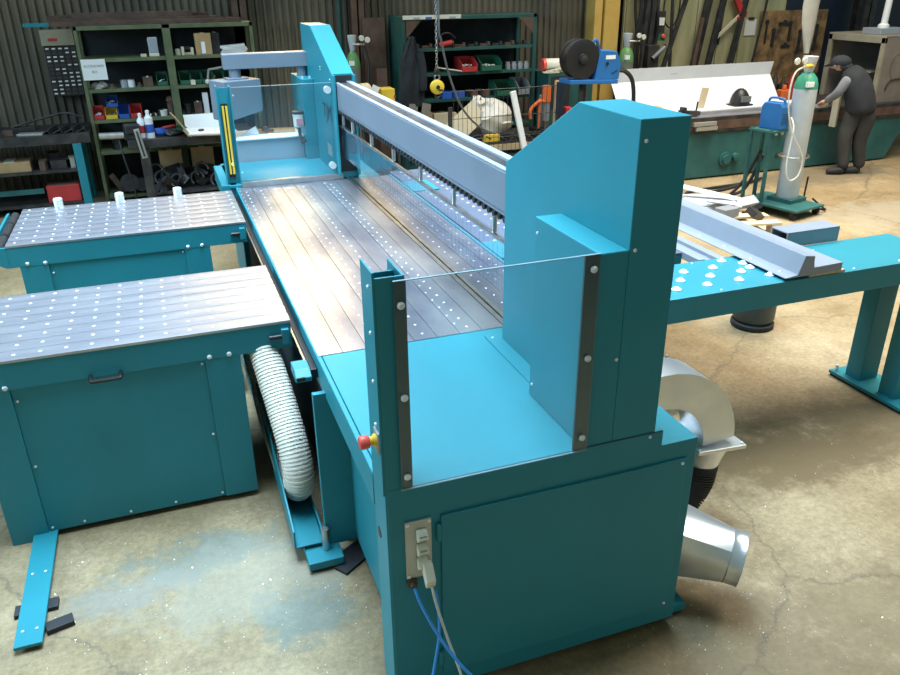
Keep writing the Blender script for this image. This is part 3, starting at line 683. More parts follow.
# outfeed table on the right with ball casters
rt = thing('outfeed_table', 'long teal outfeed table with white ball rollers and twin end legs', 'table', (2.7, 3.07, 0))
MB().box(1.65, 3.94, 2.875, 3.285, 0.882, 0.90).build('table_top', TEAL, rt, bevel=0.003)
MB().box(1.65, 3.94, 2.868, 2.880, 0.772, 0.899).build('front_apron', TEAL, rt, bevel=0.002)
MB().box(1.65, 3.94, 3.280, 3.292, 0.772, 0.899).build('rear_apron', TEAL, rt, bevel=0.002)
MB().box(3.93, 3.945, 2.88, 3.28, 0.772, 0.899).build('end_apron', TEAL, rt, bevel=0.002)
for y in (2.86, 3.11):
    MB().box(3.77, 3.91, y, y+0.11, 0.035, 0.80).build('leg', TEAL, rt, bevel=0.003)
MB().box(3.72, 3.96, 2.72, 3.30, 0.015, 0.036).build('base_plate', TEAL, rt, bevel=0.003)
MB().box(3.725, 3.955, 2.73, 3.29, 0.0, 0.015).build('rubber_pad', RUBBER, rt)
for p in ((3.75,3.27,0.036),(3.93,3.27,0.036)):
    MB().cyl(p, (p[0],p[1],0.075), 0.010, n=10).build('levelling_bolt', CHROME, rt, smooth=True)
ballm = MB().lathe((0,0,0), [(0.024,0),(0.024,0.004),(0.016,0.007),(0.014,0.012),(0.006,0.017)], 16).mesh('ball_roller', WHITE, Vector((0,0,0)), True)
for k, x in enumerate((1.90, 2.07, 2.25, 2.43, 2.62, 2.81)):
    for j, y in enumerate((2.972, 3.068, 3.168)):
        if x+j*0.09 > 2.86: continue
        inst(ballm, rt, (x+j*0.09, y, 0.900), 'ball_roller')
inst(ballm, rt, (2.79, 3.10, 0.9), 'ball_roller'); inst(ballm, rt, (2.72, 3.24, 0.9), 'ball_roller')
screws(rt, SCREW_Z, [(2.45,2.89,0.9),(2.55,3.265,0.9),(3.28,2.89,0.9),(3.6,2.9,0.9),(3.3,3.2,0.9)])
REARTOP = mat('dull_blue_grey_top', (0.085, 0.105, 0.15), 0.6, var=0.08)
# rear perforated table seen through the curtain
re_ = thing('rear_air_table', 'dull blue grey perforated table behind the crossbeam', 'table', (2.1, 4.7, 0))
pts = []
for i in range(6):
    x0 = 1.66+i*0.16
    plank_x(x0, x0+0.16, 3.45, 6.0, 0.895).build('table_plank', REARTOP, re_, smooth=True)
    for k in range(24): pts.append((x0+0.08, 3.52+k*0.105, 0.895))
stuff(dots(pts, 0.010).build('nozzle_rows', DOT, re_, smooth=True))
for y in (3.72, 5.30): MB().box(1.645, 1.84, y, y+0.30, 0.895, 0.902).build('teal_pad', TEAL, re_)
MB().box(1.66, 2.62, 3.45, 3.47, 0.76, 0.88).build('apron', TEAL, re_); MB().box(1.66, 2.62, 5.98, 6.0, 0.76, 0.88).build('apron', TEAL, re_)
for x, y in ((1.7,3.5),(2.5,3.5),(1.7,5.9),(2.5,5.9)): MB().box(x, x+0.08, y, y+0.06, 0, 0.88).build('leg', TEAL, re_)
# folded profiles lying across the outfeed table
pf = MB().prism([(2.812,0.914),(2.98,0.914),(3.168,0.917),(3.168,0.960),(2.985,0.955),(2.978,1.016),(2.918,1.024),(2.888,0.927),(2.812,0.920)], 'y', 2.865, 5.6)
o = thing('folded_profile', 'long grey folded metal profile with raised rib across the outfeed table', 'profile', (3.0, 4.2, 0.914))
pf.build('profile', GREYPROF, o, bevel=0.003)
for k in range(9): inst(SCREW_Z, o, (2.85, 2.95+k*0.22, 0.922), 'rivet')
one('folded_profile', MB().prism([(2.62,0.860),(2.79,0.860),(2.79,0.895),(2.74,0.895),(2.74,0.875),(2.66,0.875),(2.66,0.900),(2.62,0.900)], 'y', 3.30, 5.6), GREYPROF, 'pale flat profile lying beside the rib profile behind the outfeed table', 'profile', bevel=0.002)
one('timber_batten', MB().box(2.97, 3.2, 2.872, 2.915, 0.9005, 0.9135), WOOD, 'thin timber batten under the end of the rib profile', 'batten')
one('channel_offcut', MB().box(3.19, 3.56, 3.29, 3.42, 0.900, 0.908).box(3.19, 3.56, 3.29, 3.298, 0.908, 0.985).box(3.19, 3.56, 3.412, 3.42, 0.908, 0.985).box(3.19, 3.56, 3.29, 3.42, 0.980, 0.988), GREYPROF, 'short grey box profile on the outfeed table behind the rib profile', 'profile', bevel=0.002)
# trestle that carries the profile ends out of sight behind the tower
ts = thing('steel_trestle', 'teal steel trestle holding the far ends of the long profiles', 'trestle', (2.9, 5.2, 0))
MB().box(2.55, 3.25, 5.16, 5.24, 0.82, 0.86).build('beam', TEAL, ts, bevel=0.002)
MB().box(2.80, 3.25, 5.16, 5.24, 0.86, 0.914).build('packing', TEAL, ts, bevel=0.002)
for x in (2.6, 3.15): MB().bar((x,5.2,0.82),(x+(0.05 if x > 3 else -0.05),5.2,0.0),0.06,0.06).build('leg', TEAL, ts)
# dark propane bottle below the outfeed table
gb = thing('propane_bottle', 'dark grey gas bottle standing on the floor beyond the outfeed table', 'bottle', (3.79, 4.10, 0))
MB().lathe((3.79,4.10,0.0),[(0.13,0),(0.15,0.012),(0.15,0.035),(0.125,0.05)],20).build('foot_ring', RUBBER, gb, smooth=True)
MB().lathe((3.79,4.10,0.045),[(0.125,0),(0.145,0.03),(0.145,0.34),(0.11,0.42),(0.05,0.44),(0.05,0.5)],22).build('bottle_body', mat('bottle_blue_grey', (0.045,0.075,0.085), 0.5), gb, smooth=True)

# metal shavings on the floor
mb = MB(); rr = random.Random(3)
def flake(x, y):
    s = rr.uniform(0.0012, 0.0034); a = rr.uniform(0, 6.28)
    mb.add([(x+s*math.cos(a), y+s*math.sin(a), 0.001), (x+s*math.cos(a+2), y+s*math.sin(a+2), 0.003), (x+s*math.cos(a+4), y+s*math.sin(a+4), 0.001)], [(0,1,2)])
for _ in range(330): flake(rr.gauss(1.85,0.22), rr.gauss(1.95,0.22))
for _ in range(260): flake(rr.uniform(1.6,4.2), rr.uniform(1.4,4.2))
for _ in range(380): flake(rr.uniform(-0.7,0.5), rr.uniform(2.1,3.2))
stuff(tag(mb.build('metal_shavings', CHROME, base=(1.5,2.3,0)), 'tiny bright metal shavings scattered over the concrete floor', 'shavings'))

# ------------------------------------------------------------------ back left: olive shelf unit with its stock
def shelf_unit(name, label, x0, x1, y0, y1, ztop, levels, ups, m, back, extra=None):
    t = thing(name, label, 'shelf', ((x0+x1)/2, (y0+y1)/2, 0))
    for a, b in ups: MB().box(a, b, y0, y0+0.05, 0, ztop).build('upright', m, t, bevel=0.002); 
    for a, b in ups: MB().box(a, b, y1-0.05, y1, 0, ztop).build('upright', m, t)
    for z, a, b in levels: MB().box(a, b, y0+0.002, y1, z-0.035, z).build('shelf_board', m, t, bevel=0.002)
    MB().box(x0, x1, y0, y1, ztop-0.04, ztop).build('top_board', m, t, bevel=0.002)
    MB().box(x0, x1, y1, y1+0.012, 0.05, ztop).build('back_panel', back, t)
    return t
SH1 = shelf_unit('shelf_unit', 'olive green steel shelf unit with two bays against the corrugated wall', -0.70, 1.13, 9.5, 10.0, 1.868,
    [(1.545,-0.66,0.17),(1.545,0.25,1.10),(1.235,-0.66,0.17),(1.235,0.25,1.10),(0.915,-0.66,0.17),(0.915,0.25,1.10),(0.575,-0.66,0.17),(0.575,0.25,1.10),(0.08,-0.66,0.17),(0.08,0.25,1.10)],
    [(-0.70,-0.665),(0.175,0.255),(1.095,1.13)], SHELFGREEN, SHADOWBOARD)
# sign
sg = thing('paper_sign', 'white paper sign lettered ACCESSOIRES RO on the shelf upright', 'sign', (-0.56, 9.49, 1.33))
MB().box(-0.685, -0.445, 9.488, 9.490, 1.335, 1.545).build('sheet', PAPER, sg)
text('ACCESSOIRES', 0.033, (-0.565, 9.4868, 1.475), (math.radians(90),0,0), PRINT, sg)
text('RO', 0.036, (-0.565, 9.4868, 1.415), (math.radians(90),0,0), PRINT, sg)
# open-fronted storage bins
def bin_(x, y, z, w, d, h, m, label, fill=None, group='plastic storage bins'):
    t = thing('storage_bin', label, 'bin', (x, y, z), group)
    e = 0.006
    b = MB().box(x-w/2, x+w/2, y, y+d, z, z+e)
    for sx in (-1, 1): b.prism([(y,z+e),(y+d,z+e),(y+d,z+h),(y+d*0.45,z+h),(y,z+h*0.55)], 'x', x+sx*w/2-(e if sx > 0 else 0), x+sx*w/2+(e if sx < 0 else 0))
    b.box(x-w/2, x+w/2, y+d-e, y+d, z, z+h).box(x-w/2, x+w/2, y, y+e, z, z+h*0.38)
    b.build('shell', m, t, bevel=0.0015)
    if fill:
        f = MB()
        for q in range(6): f.obox((x+random.uniform(-w*0.32,w*0.32), y+d*0.35+random.uniform(-0.3,0.3)*d*0.6, z+h*0.33+random.uniform(0,0.02)), (w*0.3,0.012,0.012), (random.uniform(-30,30),random.uniform(-30,30),random.uniform(0,180)))
        f.build('contents', fill, t)
    return t
bin_(-0.608, 9.52, 0.915, 0.115, 0.2, 0.13, RED, 'dark red storage bin at the left end of the third olive shelf', WHITE)
bin_(-0.480, 9.52, 0.915, 0.125, 0.2, 0.12, YELLOW, 'yellow storage bin on the third olive shelf', STEEL)
bin_(-0.350, 9.52, 0.915, 0.115, 0.2, 0.13, BLUE, 'blue storage bin standing directly on the third olive shelf')
bin_(-0.225, 9.52, 0.915, 0.125, 0.2, 0.13, RED, 'red storage bin right of the blue one on the olive shelf')
bin_(-0.455, 9.56, 1.036, 0.120, 0.18, 0.11, BLUE, 'blue storage bin stacked on top of the yellow bin', PAPER)
def crate_row(xs, z):
    for i, x in enumerate(xs):
        bin_(x, 9.53, z, 0.115, 0.25, 0.13, GREEN, ['dark green bin left of the middle upright on the second shelf','dark green bin just right of the middle upright','second dark green bin right of the middle upright','third dark green bin right of the middle upright','fourth dark green bin right of the middle upright','fifth dark green bin right of the middle upright'][i], STEEL if i in (0,3) else None)
crate_row((0.10, 0.34, 0.46, 0.58, 0.70, 0.82), 1.235)
def small_box(x, y, z, w, d, h, m, label, cat='box', rz=0, name='cardboard_box', **k):
    b = MB().obox((x,y,z+h/2),(w,d,h),(0,0,rz)); t = thing(name, label, cat, (x,y,z))
    b.build('body', m, t, bevel=0.003)
    MB().obox((x,y,z+h+0.002),(w*0.25,d*1.002,0.003),(0,0,rz)).build('tape', CREAM, t)
    return t
t_ = thing('clear_canister', 'clear plastic canister with pale base on the top olive shelf', 'jar', (0.06, 9.6, 1.545))
MB().box(0.01, 0.11, 9.55, 9.65, 1.58, 1.74).build('wall', SILVERBLUE, t_, bevel=0.008); MB().box(0.008, 0.112, 9.548, 9.652, 1.545, 1.58).build('base', CREAM, t_, bevel=0.004)
one('wood_offcut', MB().obox((-0.05,9.55,1.56),(0.06,0.05,0.03)), PALEWOOD, 'small pale offcut beside the clear canister', 'offcut', bevel=0.003)
bb_ = small_box(0.585, 9.6, 1.545, 0.17, 0.16, 0.22, CARD, 'tall brown cardboard box with white label on the top olive shelf')
MB().box(0.56, 0.60, 9.517, 9.519, 1.56, 1.68).build('label', PAPER, bb_)
small_box(0.72, 9.66, 1.545, 0.09, 0.14, 0.22, DARKSTEEL, 'dark box behind the tall cardboard box on the top olive shelf')
cb = thing('cream_bracket', 'cream U shaped packing piece on the top olive shelf', 'packing', (0.40, 9.6, 1.545))
MB().box(0.345, 0.375, 9.55, 9.65, 1.545, 1.63).box(0.445, 0.475, 9.55, 9.65, 1.545, 1.62).box(0.375, 0.445, 9.58, 9.65, 1.545, 1.57).build('bracket', PALEWOOD, cb, bevel=0.003)
MB().box(0.375, 0.445, 9.58, 9.64, 1.60, 1.63).build('bar', DARKSTEEL, cb)
one('coffee_tin', MB().lathe((0.31,9.6,1.545),[(0.03,0),(0.03,0.06),(0.02,0.065)],14,(0,0,1)), CREAM, 'small cream tin by the middle upright on the top shelf', 'tin', smooth=True)
for i in range(7):
    one('paper_sheaf', MB().obox((0.905+random.uniform(-0.01,0.01),9.62,1.551+i*0.0125),(0.27,0.2,0.009),(0,-3 if i > 4 else 0,random.uniform(-6,6))), PAPER, 'sheaf of papers in the stack at the right end of the top shelf', 'papers', 'stack of paper sheaves')
ck = MB().ball((-0.55,9.6,1.262),(0.09,0.06,0.032),12,8).jitter(0.014,5); one('crumpled_cloth', ck, BAG, 'crumpled off white cloth on the second olive shelf', 'cloth')
for x, m, l in ((-0.30,SILVERBLUE,'small blue grey can on the second olive shelf'),(-0.225,WHITE,'small white can on the second olive shelf')):
    t_ = thing('paint_can', l, 'can', (x,9.6,1.235)); MB().lathe((x,9.6,1.235),[(0.036,0),(0.036,0.075)],16).build('body', m, t_, smooth=True); MB().lathe((x,9.6,1.31),[(0.038,0),(0.038,0.008),(0.03,0.009)],16).build('lid', STEEL, t_, smooth=True)
small_box(-0.05, 9.6, 1.235, 0.10, 0.12, 0.10, RUST, 'rust brown box near the middle upright on the second shelf')
for i, (x, w) in enumerate(((-0.42,0.09),(-0.14,0.06))):
    one('metal_part', MB().lathe((x,9.57,1.235),[(w*0.5,0),(w*0.5,0.02),(w*0.25,0.022),(w*0.25,0.045)],12), RUST, ['rusty turned part beside the crumpled cloth','small rusty turned part beside the brown box'][i], 'part', smooth=True)
small_box(0.42, 9.52, 1.235, 0.05, 0.06, 0.05, CREAM, 'small cream carton standing in front of the green bins')
fr = thing('bent_steel_frame', 'bent grey steel frame leaning on the second olive shelf', 'frame', (0.62,9.5,1.235))
MB().bar((0.57,9.5,1.24),(0.60,9.5,1.39),0.02,0.02).build('post', ZINC, fr); MB().bar((0.60,9.5,1.39),(0.82,9.5,1.42),0.02,0.02).build('rail', ZINC, fr); MB().bar((0.62,9.49,1.25),(0.66,9.49,1.33),0.025,0.02).build('brace', RUST, fr); MB().ball((0.575,9.49,1.262),0.028).build('knob', OFFWHITE, fr, smooth=True)
for i, (x, r, h, m, l) in enumerate(((0.105,0.03,0.06,DARKSTEEL,'dark pen cup on the third olive shelf'),(0.06,0.045,0.055,OFFWHITE,'white plastic tub on the third olive shelf'),(0.33,0.035,0.10,DARKSTEEL,'dark round tin right of the middle upright'),(0.15,0.04,0.12,RUST,'brown dusty jar against the middle upright'))):
    t_ = thing('tub' if i == 1 else 'tin', l, 'tub' if i == 1 else 'tin', (x-(0.07 if i == 0 else 0),9.58,0.915)); x -= 0.07 if i == 0 else 0
    MB().lathe((x,9.58,0.915),[(r*0.9,0),(r,h*0.9),(r,h)],14).build('body', m, t_, smooth=True); MB().lathe((x,9.58,0.915+h),[(r*1.05,0),(r*1.05,0.008),(r*0.8,0.01)],14).build('lid', m, t_, smooth=True)
one('dusty_ball', MB().ball((0.16,9.6,1.075),(0.055,0.05,0.045),10,8).jitter(0.006,9), RUST, 'dusty round lump on the brown jar by the middle upright', 'lump')
small_box(0.44, 9.58, 0.915, 0.08, 0.12, 0.13, RUST, 'brown carton on the third shelf right of the middle upright')
one('white_block', MB().box(0.50,0.56,9.54,9.62,0.915,1.14), WHITE, 'upright white block on the third shelf near the pendant', 'block', bevel=0.004)
for i in range(9):
    one('small_fitting', MB().lathe((-0.13+i*0.018,9.56+0.02*(i%3),0.915),[(0.008,0),(0.011,0.01),(0.005,0.03+0.004*(i%3))],8), [STEEL,DARKSTEEL,RUST][i%3], 'small loose metal fitting in the cluster beside the red bin', 'fitting', 'loose fittings on the third olive shelf', smooth=True)
# bars on top of the shelf unit
for i, (xa, xb, y, z, h) in enumerate(((-0.92,1.02,9.56,1.868,0.045),(-0.80,0.78,9.62,1.868,0.07),(-0.86,0.95,9.70,1.868,0.05),(-0.70,0.52,9.66,1.938,0.055),(-0.95,0.70,9.78,1.868,0.10))):
    one('flat_bar', MB().box(xa,xb,y,y+0.05,z,z+h), RUST, ['longest brown flat bar along the front of the shelf top','brown bar second from the front on the shelf top','brown bar third from the front on the shelf top','brown bar lying on the other bars on the shelf top','tall brown bar at the back of the shelf top'][i], 'bar', 'brown bars on the olive shelf', bevel=0.002)
one('teal_bar', MB().box(-1.17,-0.86,9.60,9.655,1.868,1.905), TEAL, 'short teal bar poking out left of the brown bars', 'bar', bevel=0.003)
# small-parts drawer cabinet on the wall
dc = thing('drawer_cabinet', 'black wall cabinet of tiny parts drawers with white labels', 'cabinet', (-0.90, 10.0, 1.13))
MB().box(-1.06,-0.735,9.98,10.13,1.13,1.655).build('carcass', BLACK, dc, bevel=0.003)
tb = MB().box(-1.07,-0.74,9.97,10.13,1.66,1.82).build('cream_top_box', mat('dirty_cream_board', (0.36,0.32,0.22), 0.7), dc, bevel=0.004)
MB().box(-1.0,-0.91,9.967,9.971,1.705,1.735).build('red_label', RED, tb)
dmesh = MB().box(-0.028,0.028,-0.008,0.006,-0.019,0.019).mesh('drawer', DARKSTEEL, Vector((0,0,0)))
lmesh = MB().box(-0.017,0.017,-0.0095,-0.0078,-0.007,0.007).mesh('drawer_label', PAPER, Vector((0,0,0)))
rr = random.Random(11)
pat = ['11110','00011','11101','11100','00011','01100','00111','00011','11111','01111','11000','11000']
for r in range(12):
    for c in range(5):
        d_ = inst(dmesh, dc, (-1.027+c*0.0645, 9.978, 1.630-r*0.0425), 'drawer')
        if pat[r][c] == '1':
            q = bpy.data.objects.new('drawer_label', lmesh); COL.objects.link(q); q.parent = d_

# bench on the far left
lb_ = thing('workbench', 'grimy workbench with thick dark top and teal leg at the far left', 'bench', (-1.5, 9.55, 0))
MB().box(-2.4,-0.715,9.2,9.95,0.74,0.84).build('bench_top', DARKSTEEL, lb_, bevel=0.004)
for x in (-0.90, -2.3):
    for y in (9.2, 9.85): MB().box(x,x+0.085,y,y+0.08,0,0.74).build('leg', TEAL_OLD if x < -1 else TEAL, lb_, bevel=0.003)
MB().box(-2.3,-0.86,9.24,9.9,0.44,0.47).build('lower_shelf', DARKSTEEL, lb_)
MB().box(-2.3,-0.86,9.24,9.9,0.09,0.12).build('bottom_shelf', DARKSTEEL, lb_)
MB().box(-2.3,-1.27,9.235,9.27,0.235,0.285).build('cross_rail', TEAL_OLD, lb_)
small_box(-1.55, 9.4, 0.47, 0.40, 0.25, 0.105, CARD, 'low brown cardboard tray on the lower shelf of the grimy bench')
rc = thing('red_crate', 'red steel crate under the grimy workbench', 'crate', (-1.05,9.4,0.12))
MB().box(-1.25,-0.92,9.26,9.52,0.12,0.30).build('shell', RED, rc, bevel=0.006); MB().box(-1.235,-0.935,9.275,9.505,0.30,0.306).build('contents', RUST, rc)
for i, (x,y,dx,dy,dz,rz) in enumerate(((-1.50,9.35,0.10,0.12,0.05,5),(-1.28,9.3,0.25,0.12,0.02,-8),(-1.42,9.6,0.3,0.1,0.04,10),(-1.60,9.28,0.07,0.08,0.07,0))):
    one('steel_plate', MB().obox((x,y,0.84+dz/2),(dx,dy,dz),(0,0,rz)), [RUST,ZINC,DARKSTEEL,ZINC][i], ['small rusty block on the grimy workbench','thin grey plate near the front of the grimy workbench','long dark plate at the back of the grimy workbench','pale block at the left edge of the grimy workbench'][i], 'plate', bevel=0.003)
for i in range(4):
    x = -1.12+i*0.115
    one('angle_iron', MB().obox((x,9.42,0.858),(0.10,0.26,0.012),(0,-22,-14)).obox((x+0.045,9.42,0.868),(0.012,0.26,0.05),(0,0,-14)), DARKSTEEL, ['angle iron offcut at the left of the row on the grimy bench','second angle iron offcut in the row on the grimy bench','third angle iron offcut in the row on the grimy bench','angle iron offcut nearest the olive shelf on the grimy bench'][i], 'offcut', 'angle iron offcuts on the bench', bevel=0.002)
one('wire_bundle', MB().tube(smoothpath([(-1.5,9.6,0.88),(-1.2,9.65,0.95),(-0.95,9.68,0.99),(-0.8,9.7,0.93)]),0.012,6), DARKSTEEL, 'dark bundle of wire along the back of the grimy bench', 'wire', smooth=True)
for i, (x,y,z,a,b,c) in enumerate(((-1.22,9.35,0.47,0.06,0.2,0.10),(-1.08,9.40,0.47,0.16,0.2,0.09),(-0.95,9.38,0.47,0.05,0.2,0.11),(-1.14,9.5,0.47,0.1,0.16,0.15))):
    one('machine_part', MB().obox((x,y,z+c/2),(a,b,c),(0,0,8*i-10)).obox((x,y,z+c*0.98),(a*1.3,b*0.4,0.02),(0,0,8*i-10)), [RUST,DARKSTEEL,ZINC,DARKSTEEL][i], ['rusty machine part beside the cardboard tray','wide dark machine part on the lower shelf of the bench','pale machine part next to the teal leg','tall dark machine part at the back of the lower shelf'][i], 'part', bevel=0.003)

# second bench in front of the olive shelf
b2 = thing('workbench', 'dark steel workbench in front of the olive shelf', 'bench', (0.25, 9.05, 0))
MB().box(-0.34,0.95,8.78,9.42,0.72,0.80).build('bench_top', DARKSTEEL, b2, bevel=0.004)
for x in (-0.24, 0.86):
    for y in (8.80, 9.34): MB().box(x,x+0.09,y,y+0.07,0,0.72).build('leg', DARKSTEEL, b2, bevel=0.003)
MB().box(-0.2,0.9,8.84,9.4,0.20,0.23).build('lower_shelf', DARKSTEEL, b2)
small_box(0.06, 9.30, 0.23, 0.24, 0.1, 0.36, CARD, 'pale cardboard carton under the dark bench, left of two')
small_box(0.40, 9.30, 0.23, 0.24, 0.1, 0.37, CARD, 'pale cardboard carton under the dark bench, right of two')
rr = random.Random(4)
for i in range(44):
    x = rr.uniform(-0.12,0.76); y = rr.uniform(8.86,9.2); z = 0.235+rr.uniform(0.02,0.19)
    kind = i % 3
    m_ = MB().obox((x,y,z),(rr.uniform(0.08,0.2),0.035,0.07),(rr.uniform(-60,60),rr.uniform(-60,60),rr.uniform(0,180))) if kind else MB().tube([(x+0.07*math.cos(a),y+0.03*math.sin(a),z+0.07*math.sin(a)) for a in [k*0.5 for k in range(9)]],0.014,6)
    one('scrap_piece', m_, DARKSTEEL if kind != 2 else RUBBER, 'dark scrap piece in the heap under the dark bench', 'scrap', 'scrap heap under the dark bench')
vs_ = thing('bench_vise', 'dark bench vise with pale steel jaw on the dark bench', 'vise', (-0.25,8.85,0.80))
MB().box(-0.36,-0.20,8.82,8.98,0.80,0.86).build('base', DARKSTEEL, vs_, bevel=0.006); MB().obox((-0.28,8.86,0.91),(0.15,0.14,0.09),(0,0,10)).build('body', DARKSTEEL, vs_, bevel=0.01)
MB().obox((-0.215,8.74,0.77),(0.055,0.03,0.30),(0,-8,0)).build('jaw', ZINC, vs_, bevel=0.004); MB().obox((-0.215,8.722,0.77),(0.018,0.008,0.26),(0,-8,0)).build('jaw_groove', DARKSTEEL, vs_)
MB().cyl((-0.60,8.9,0.845),(-0.36,8.86,0.845),0.035,n=14).build('spindle', STEEL, vs_, smooth=True)
def bottle(x, y, z, r, h, m, m2, label):
    t = thing('spray_bottle', label, 'bottle', (x,y,z))
    MB().lathe((x,y,z),[(r,0),(r,h*0.72),(r*0.45,h*0.82),(r*0.4,h*0.9)],16).build('body', m, t, smooth=True)
    MB().lathe((x,y,z+h*0.88),[(r*0.48,0),(r*0.48,h*0.1),(r*0.2,h*0.12)],12).build('cap', WHITE, t, smooth=True)
    MB().lathe((x,y,z+h*0.2),[(r*1.02,0),(r*1.02,h*0.3)],16).build('label_band', m2, t, smooth=True)
bottle(-0.185, 8.92, 0.80, 0.036, 0.25, WHITE, RED, 'white bottle with red band beside the vise')
bottle(-0.105, 8.88, 0.80, 0.042, 0.28, WHITE, BLUE, 'white bottle with blue band beside the vise')
one('blue_rag', MB().ball((0.0,9.0,0.83),(0.08,0.07,0.045),12,8).jitter(0.012,2), BLUE, 'crumpled blue rag right of the bottles', 'rag')
one('red_screwdriver', MB().cyl((0.02,8.98,0.875),(0.15,9.02,0.885),0.014,n=8), RED, 'red tool handle lying on the rags', 'tool', smooth=True)
one('green_rag', MB().ball((0.21,9.02,0.835),(0.07,0.06,0.05),12,8).jitter(0.012,3), GREEN, 'crumpled green rag on the dark bench', 'rag')
one('oily_rag', MB().ball((0.11,8.92,0.825),(0.09,0.07,0.035),12,8).jitter(0.012,8), DARKSTEEL, 'oily dark rag on the dark bench', 'rag')
ob = thing('open_carton', 'opened white lined cardboard carton lying across the dark bench', 'carton', (0.48,8.85,0.80))
MB().obox((0.50,8.86,0.835),(0.52,0.42,0.012),(0,3,6)).build('white_liner', PAPER, ob); MB().obox((0.50,8.86,0.823),(0.54,0.44,0.010),(0,3,6)).build('board', CARD, ob)
MB().obox((0.205,8.84,0.92),(0.012,0.42,0.24),(0,-32,6)).build('flap', CARD, ob); MB().obox((0.50,9.06,0.90),(0.5,0.012,0.17),(-18,0,6)).build('rear_flap', PAPER, ob)
MB().obox((0.40,8.80,0.855),(0.05,0.03,0.02),(0,0,40)).build('fitting', RUST, ob)
# boards and fittings behind the silver cabinet
one('cardboard_sheet', MB().obox((0.92,7.0,1.106),(0.36,0.2,0.01),(0,0,-8)), CARD, 'cardboard sheet lying on the silver cabinet', 'cardboard')
one('paper_wedge', MB().prism([(0.62,1.101),(0.78,1.101),(0.76,1.17)],'y',6.9,6.91), PAPER, 'white paper corner standing on the silver cabinet', 'paper')
one('wrench_set', MB().obox((0.86,6.93,1.125),(0.09,0.05,0.025),(0,10,20)).obox((0.84,6.93,1.14),(0.03,0.06,0.03),(0,0,50)), RUST, 'rusty fitting on the cardboard behind the machine', 'fitting', bevel=0.003)

# ------------------------------------------------------------------ back centre
def gas_cylinder(x, y, h, r, body, band, label, cap=True, reg=True, z=0.0):
    t = thing('gas_cylinder', label, 'gas cylinder', (x,y,z))
    hb = h*0.80
    MB().lathe((x,y,z),[(r*0.95,0),(r,0.02),(r,hb*0.97)],24).build('body', body, t, smooth=True)
    MB().lathe((x,y,z+hb*0.968),[(r*1.003,0),(r*0.98,h*0.03),(r*0.80,h*0.075),(r*0.45,h*0.105),(r*0.32,h*0.11)],24).build('shoulder', band, t, smooth=True)
    MB().box(x-r*0.75,x-r*0.05,y-r*1.0,y-r*0.70,z+hb*0.99,z+hb*1.015+0.02).build('label', PAPER, t)
    MB().lathe((x,y,z+hb*0.968+h*0.11),[(r*0.35,0),(r*0.4,0.02),(r*0.62,h*0.09),(r*0.62,h*0.105),(r*0.5,h*0.106)],18).build('valve_guard', CYL, t, smooth=True)
    if reg:
        g = MB().cyl((x,y-r*0.4,z+h*0.93),(x+0.13,y-r*0.9,z+h*0.93),0.014,n=8).build('regulator', STEEL, t, smooth=True)
        for k,(dx,dz) in enumerate(((0.09,0.07),(0.16,0.05))): MB().lathe((x+dx,y-r-0.02,z+h*0.93+dz),[(0.032,0),(0.034,0.012),(0.03,0.02)],16,(0,-1,0)).build('gauge', OFFWHITE, g, smooth=True)
        MB().tube(smoothpath([(x+0.13,y-r*0.9,z+h*0.92),(x+0.17,y-r,z+h*0.8),(x+0.15,y-r,z+h*0.6),(x+0.18,y-r,z+h*0.35)]),0.012,6).build('gas_hose', BLACK, t, smooth=True)
    return t
gas_cylinder(2.30, 9.72, 1.70, 0.085, mat('dull_grey_paint',(0.17,0.18,0.15),0.55), LIME, 'grey gas cylinder with green shoulder behind the far tower')
gas_cylinder(5.98, 9.55, 1.62, 0.10, mat('grey_olive_paint',(0.15,0.17,0.13),0.55), LIME, 'grey gas cylinder with green shoulder right of the yellow column')
one('steel_sheet', MB().obox((2.62,9.86,0.93),(0.28,0.01,1.86),(-3,0,0)), RUST, 'tall rusty steel sheet leaning left of the green shelf', 'sheet')
one('steel_sheet', MB().obox((2.63,9.62,0.65),(0.13,0.01,1.30),(-3,0,0)), RUST, 'short rusty plate leaning against the green shelf side', 'sheet')
yb = thing('yellow_case', 'yellow case on a stool behind the crossbeam', 'case', (2.50,9.1,0.98)); MB().box(2.44,2.60,9.0,9.2,0.98,1.14).build('shell', YELLOW, yb, bevel=0.008); MB().box(2.585,2.604,8.995,9.0,1.04,1.07).build('latch', RED, yb)
st = thing('stool', 'low steel stool carrying the yellow case and paper roll', 'stool', (2.42,9.1,0)); MB().box(2.15,2.66,8.95,9.25,0.95,0.98).build('seat', DARKSTEEL, st)
for x in (2.18,2.60):
    for y in (8.97,9.2): MB().box(x,x+0.03,y,y+0.03,0,0.95).build('leg', DARKSTEEL, st)
pr_ = thing('paper_roll', 'brown paper roll with torn white sheets behind the crossbeam', 'roll', (2.27,9.05,0.98)); MB().lathe((2.19,9.0,1.10),[(0.03,0),(0.115,0.0),(0.115,0.10),(0.03,0.10)],18,(1,0.3,0)).build('roll', PALEWOOD, pr_, smooth=True)
MB().obox((2.34,8.98,1.09),(0.09,0.006,0.20),(0,25,10)).build('sheet', PAPER, pr_); MB().obox((2.28,8.97,1.08),(0.06,0.006,0.19),(0,-15,0)).build('sheet', PAPER, pr_)

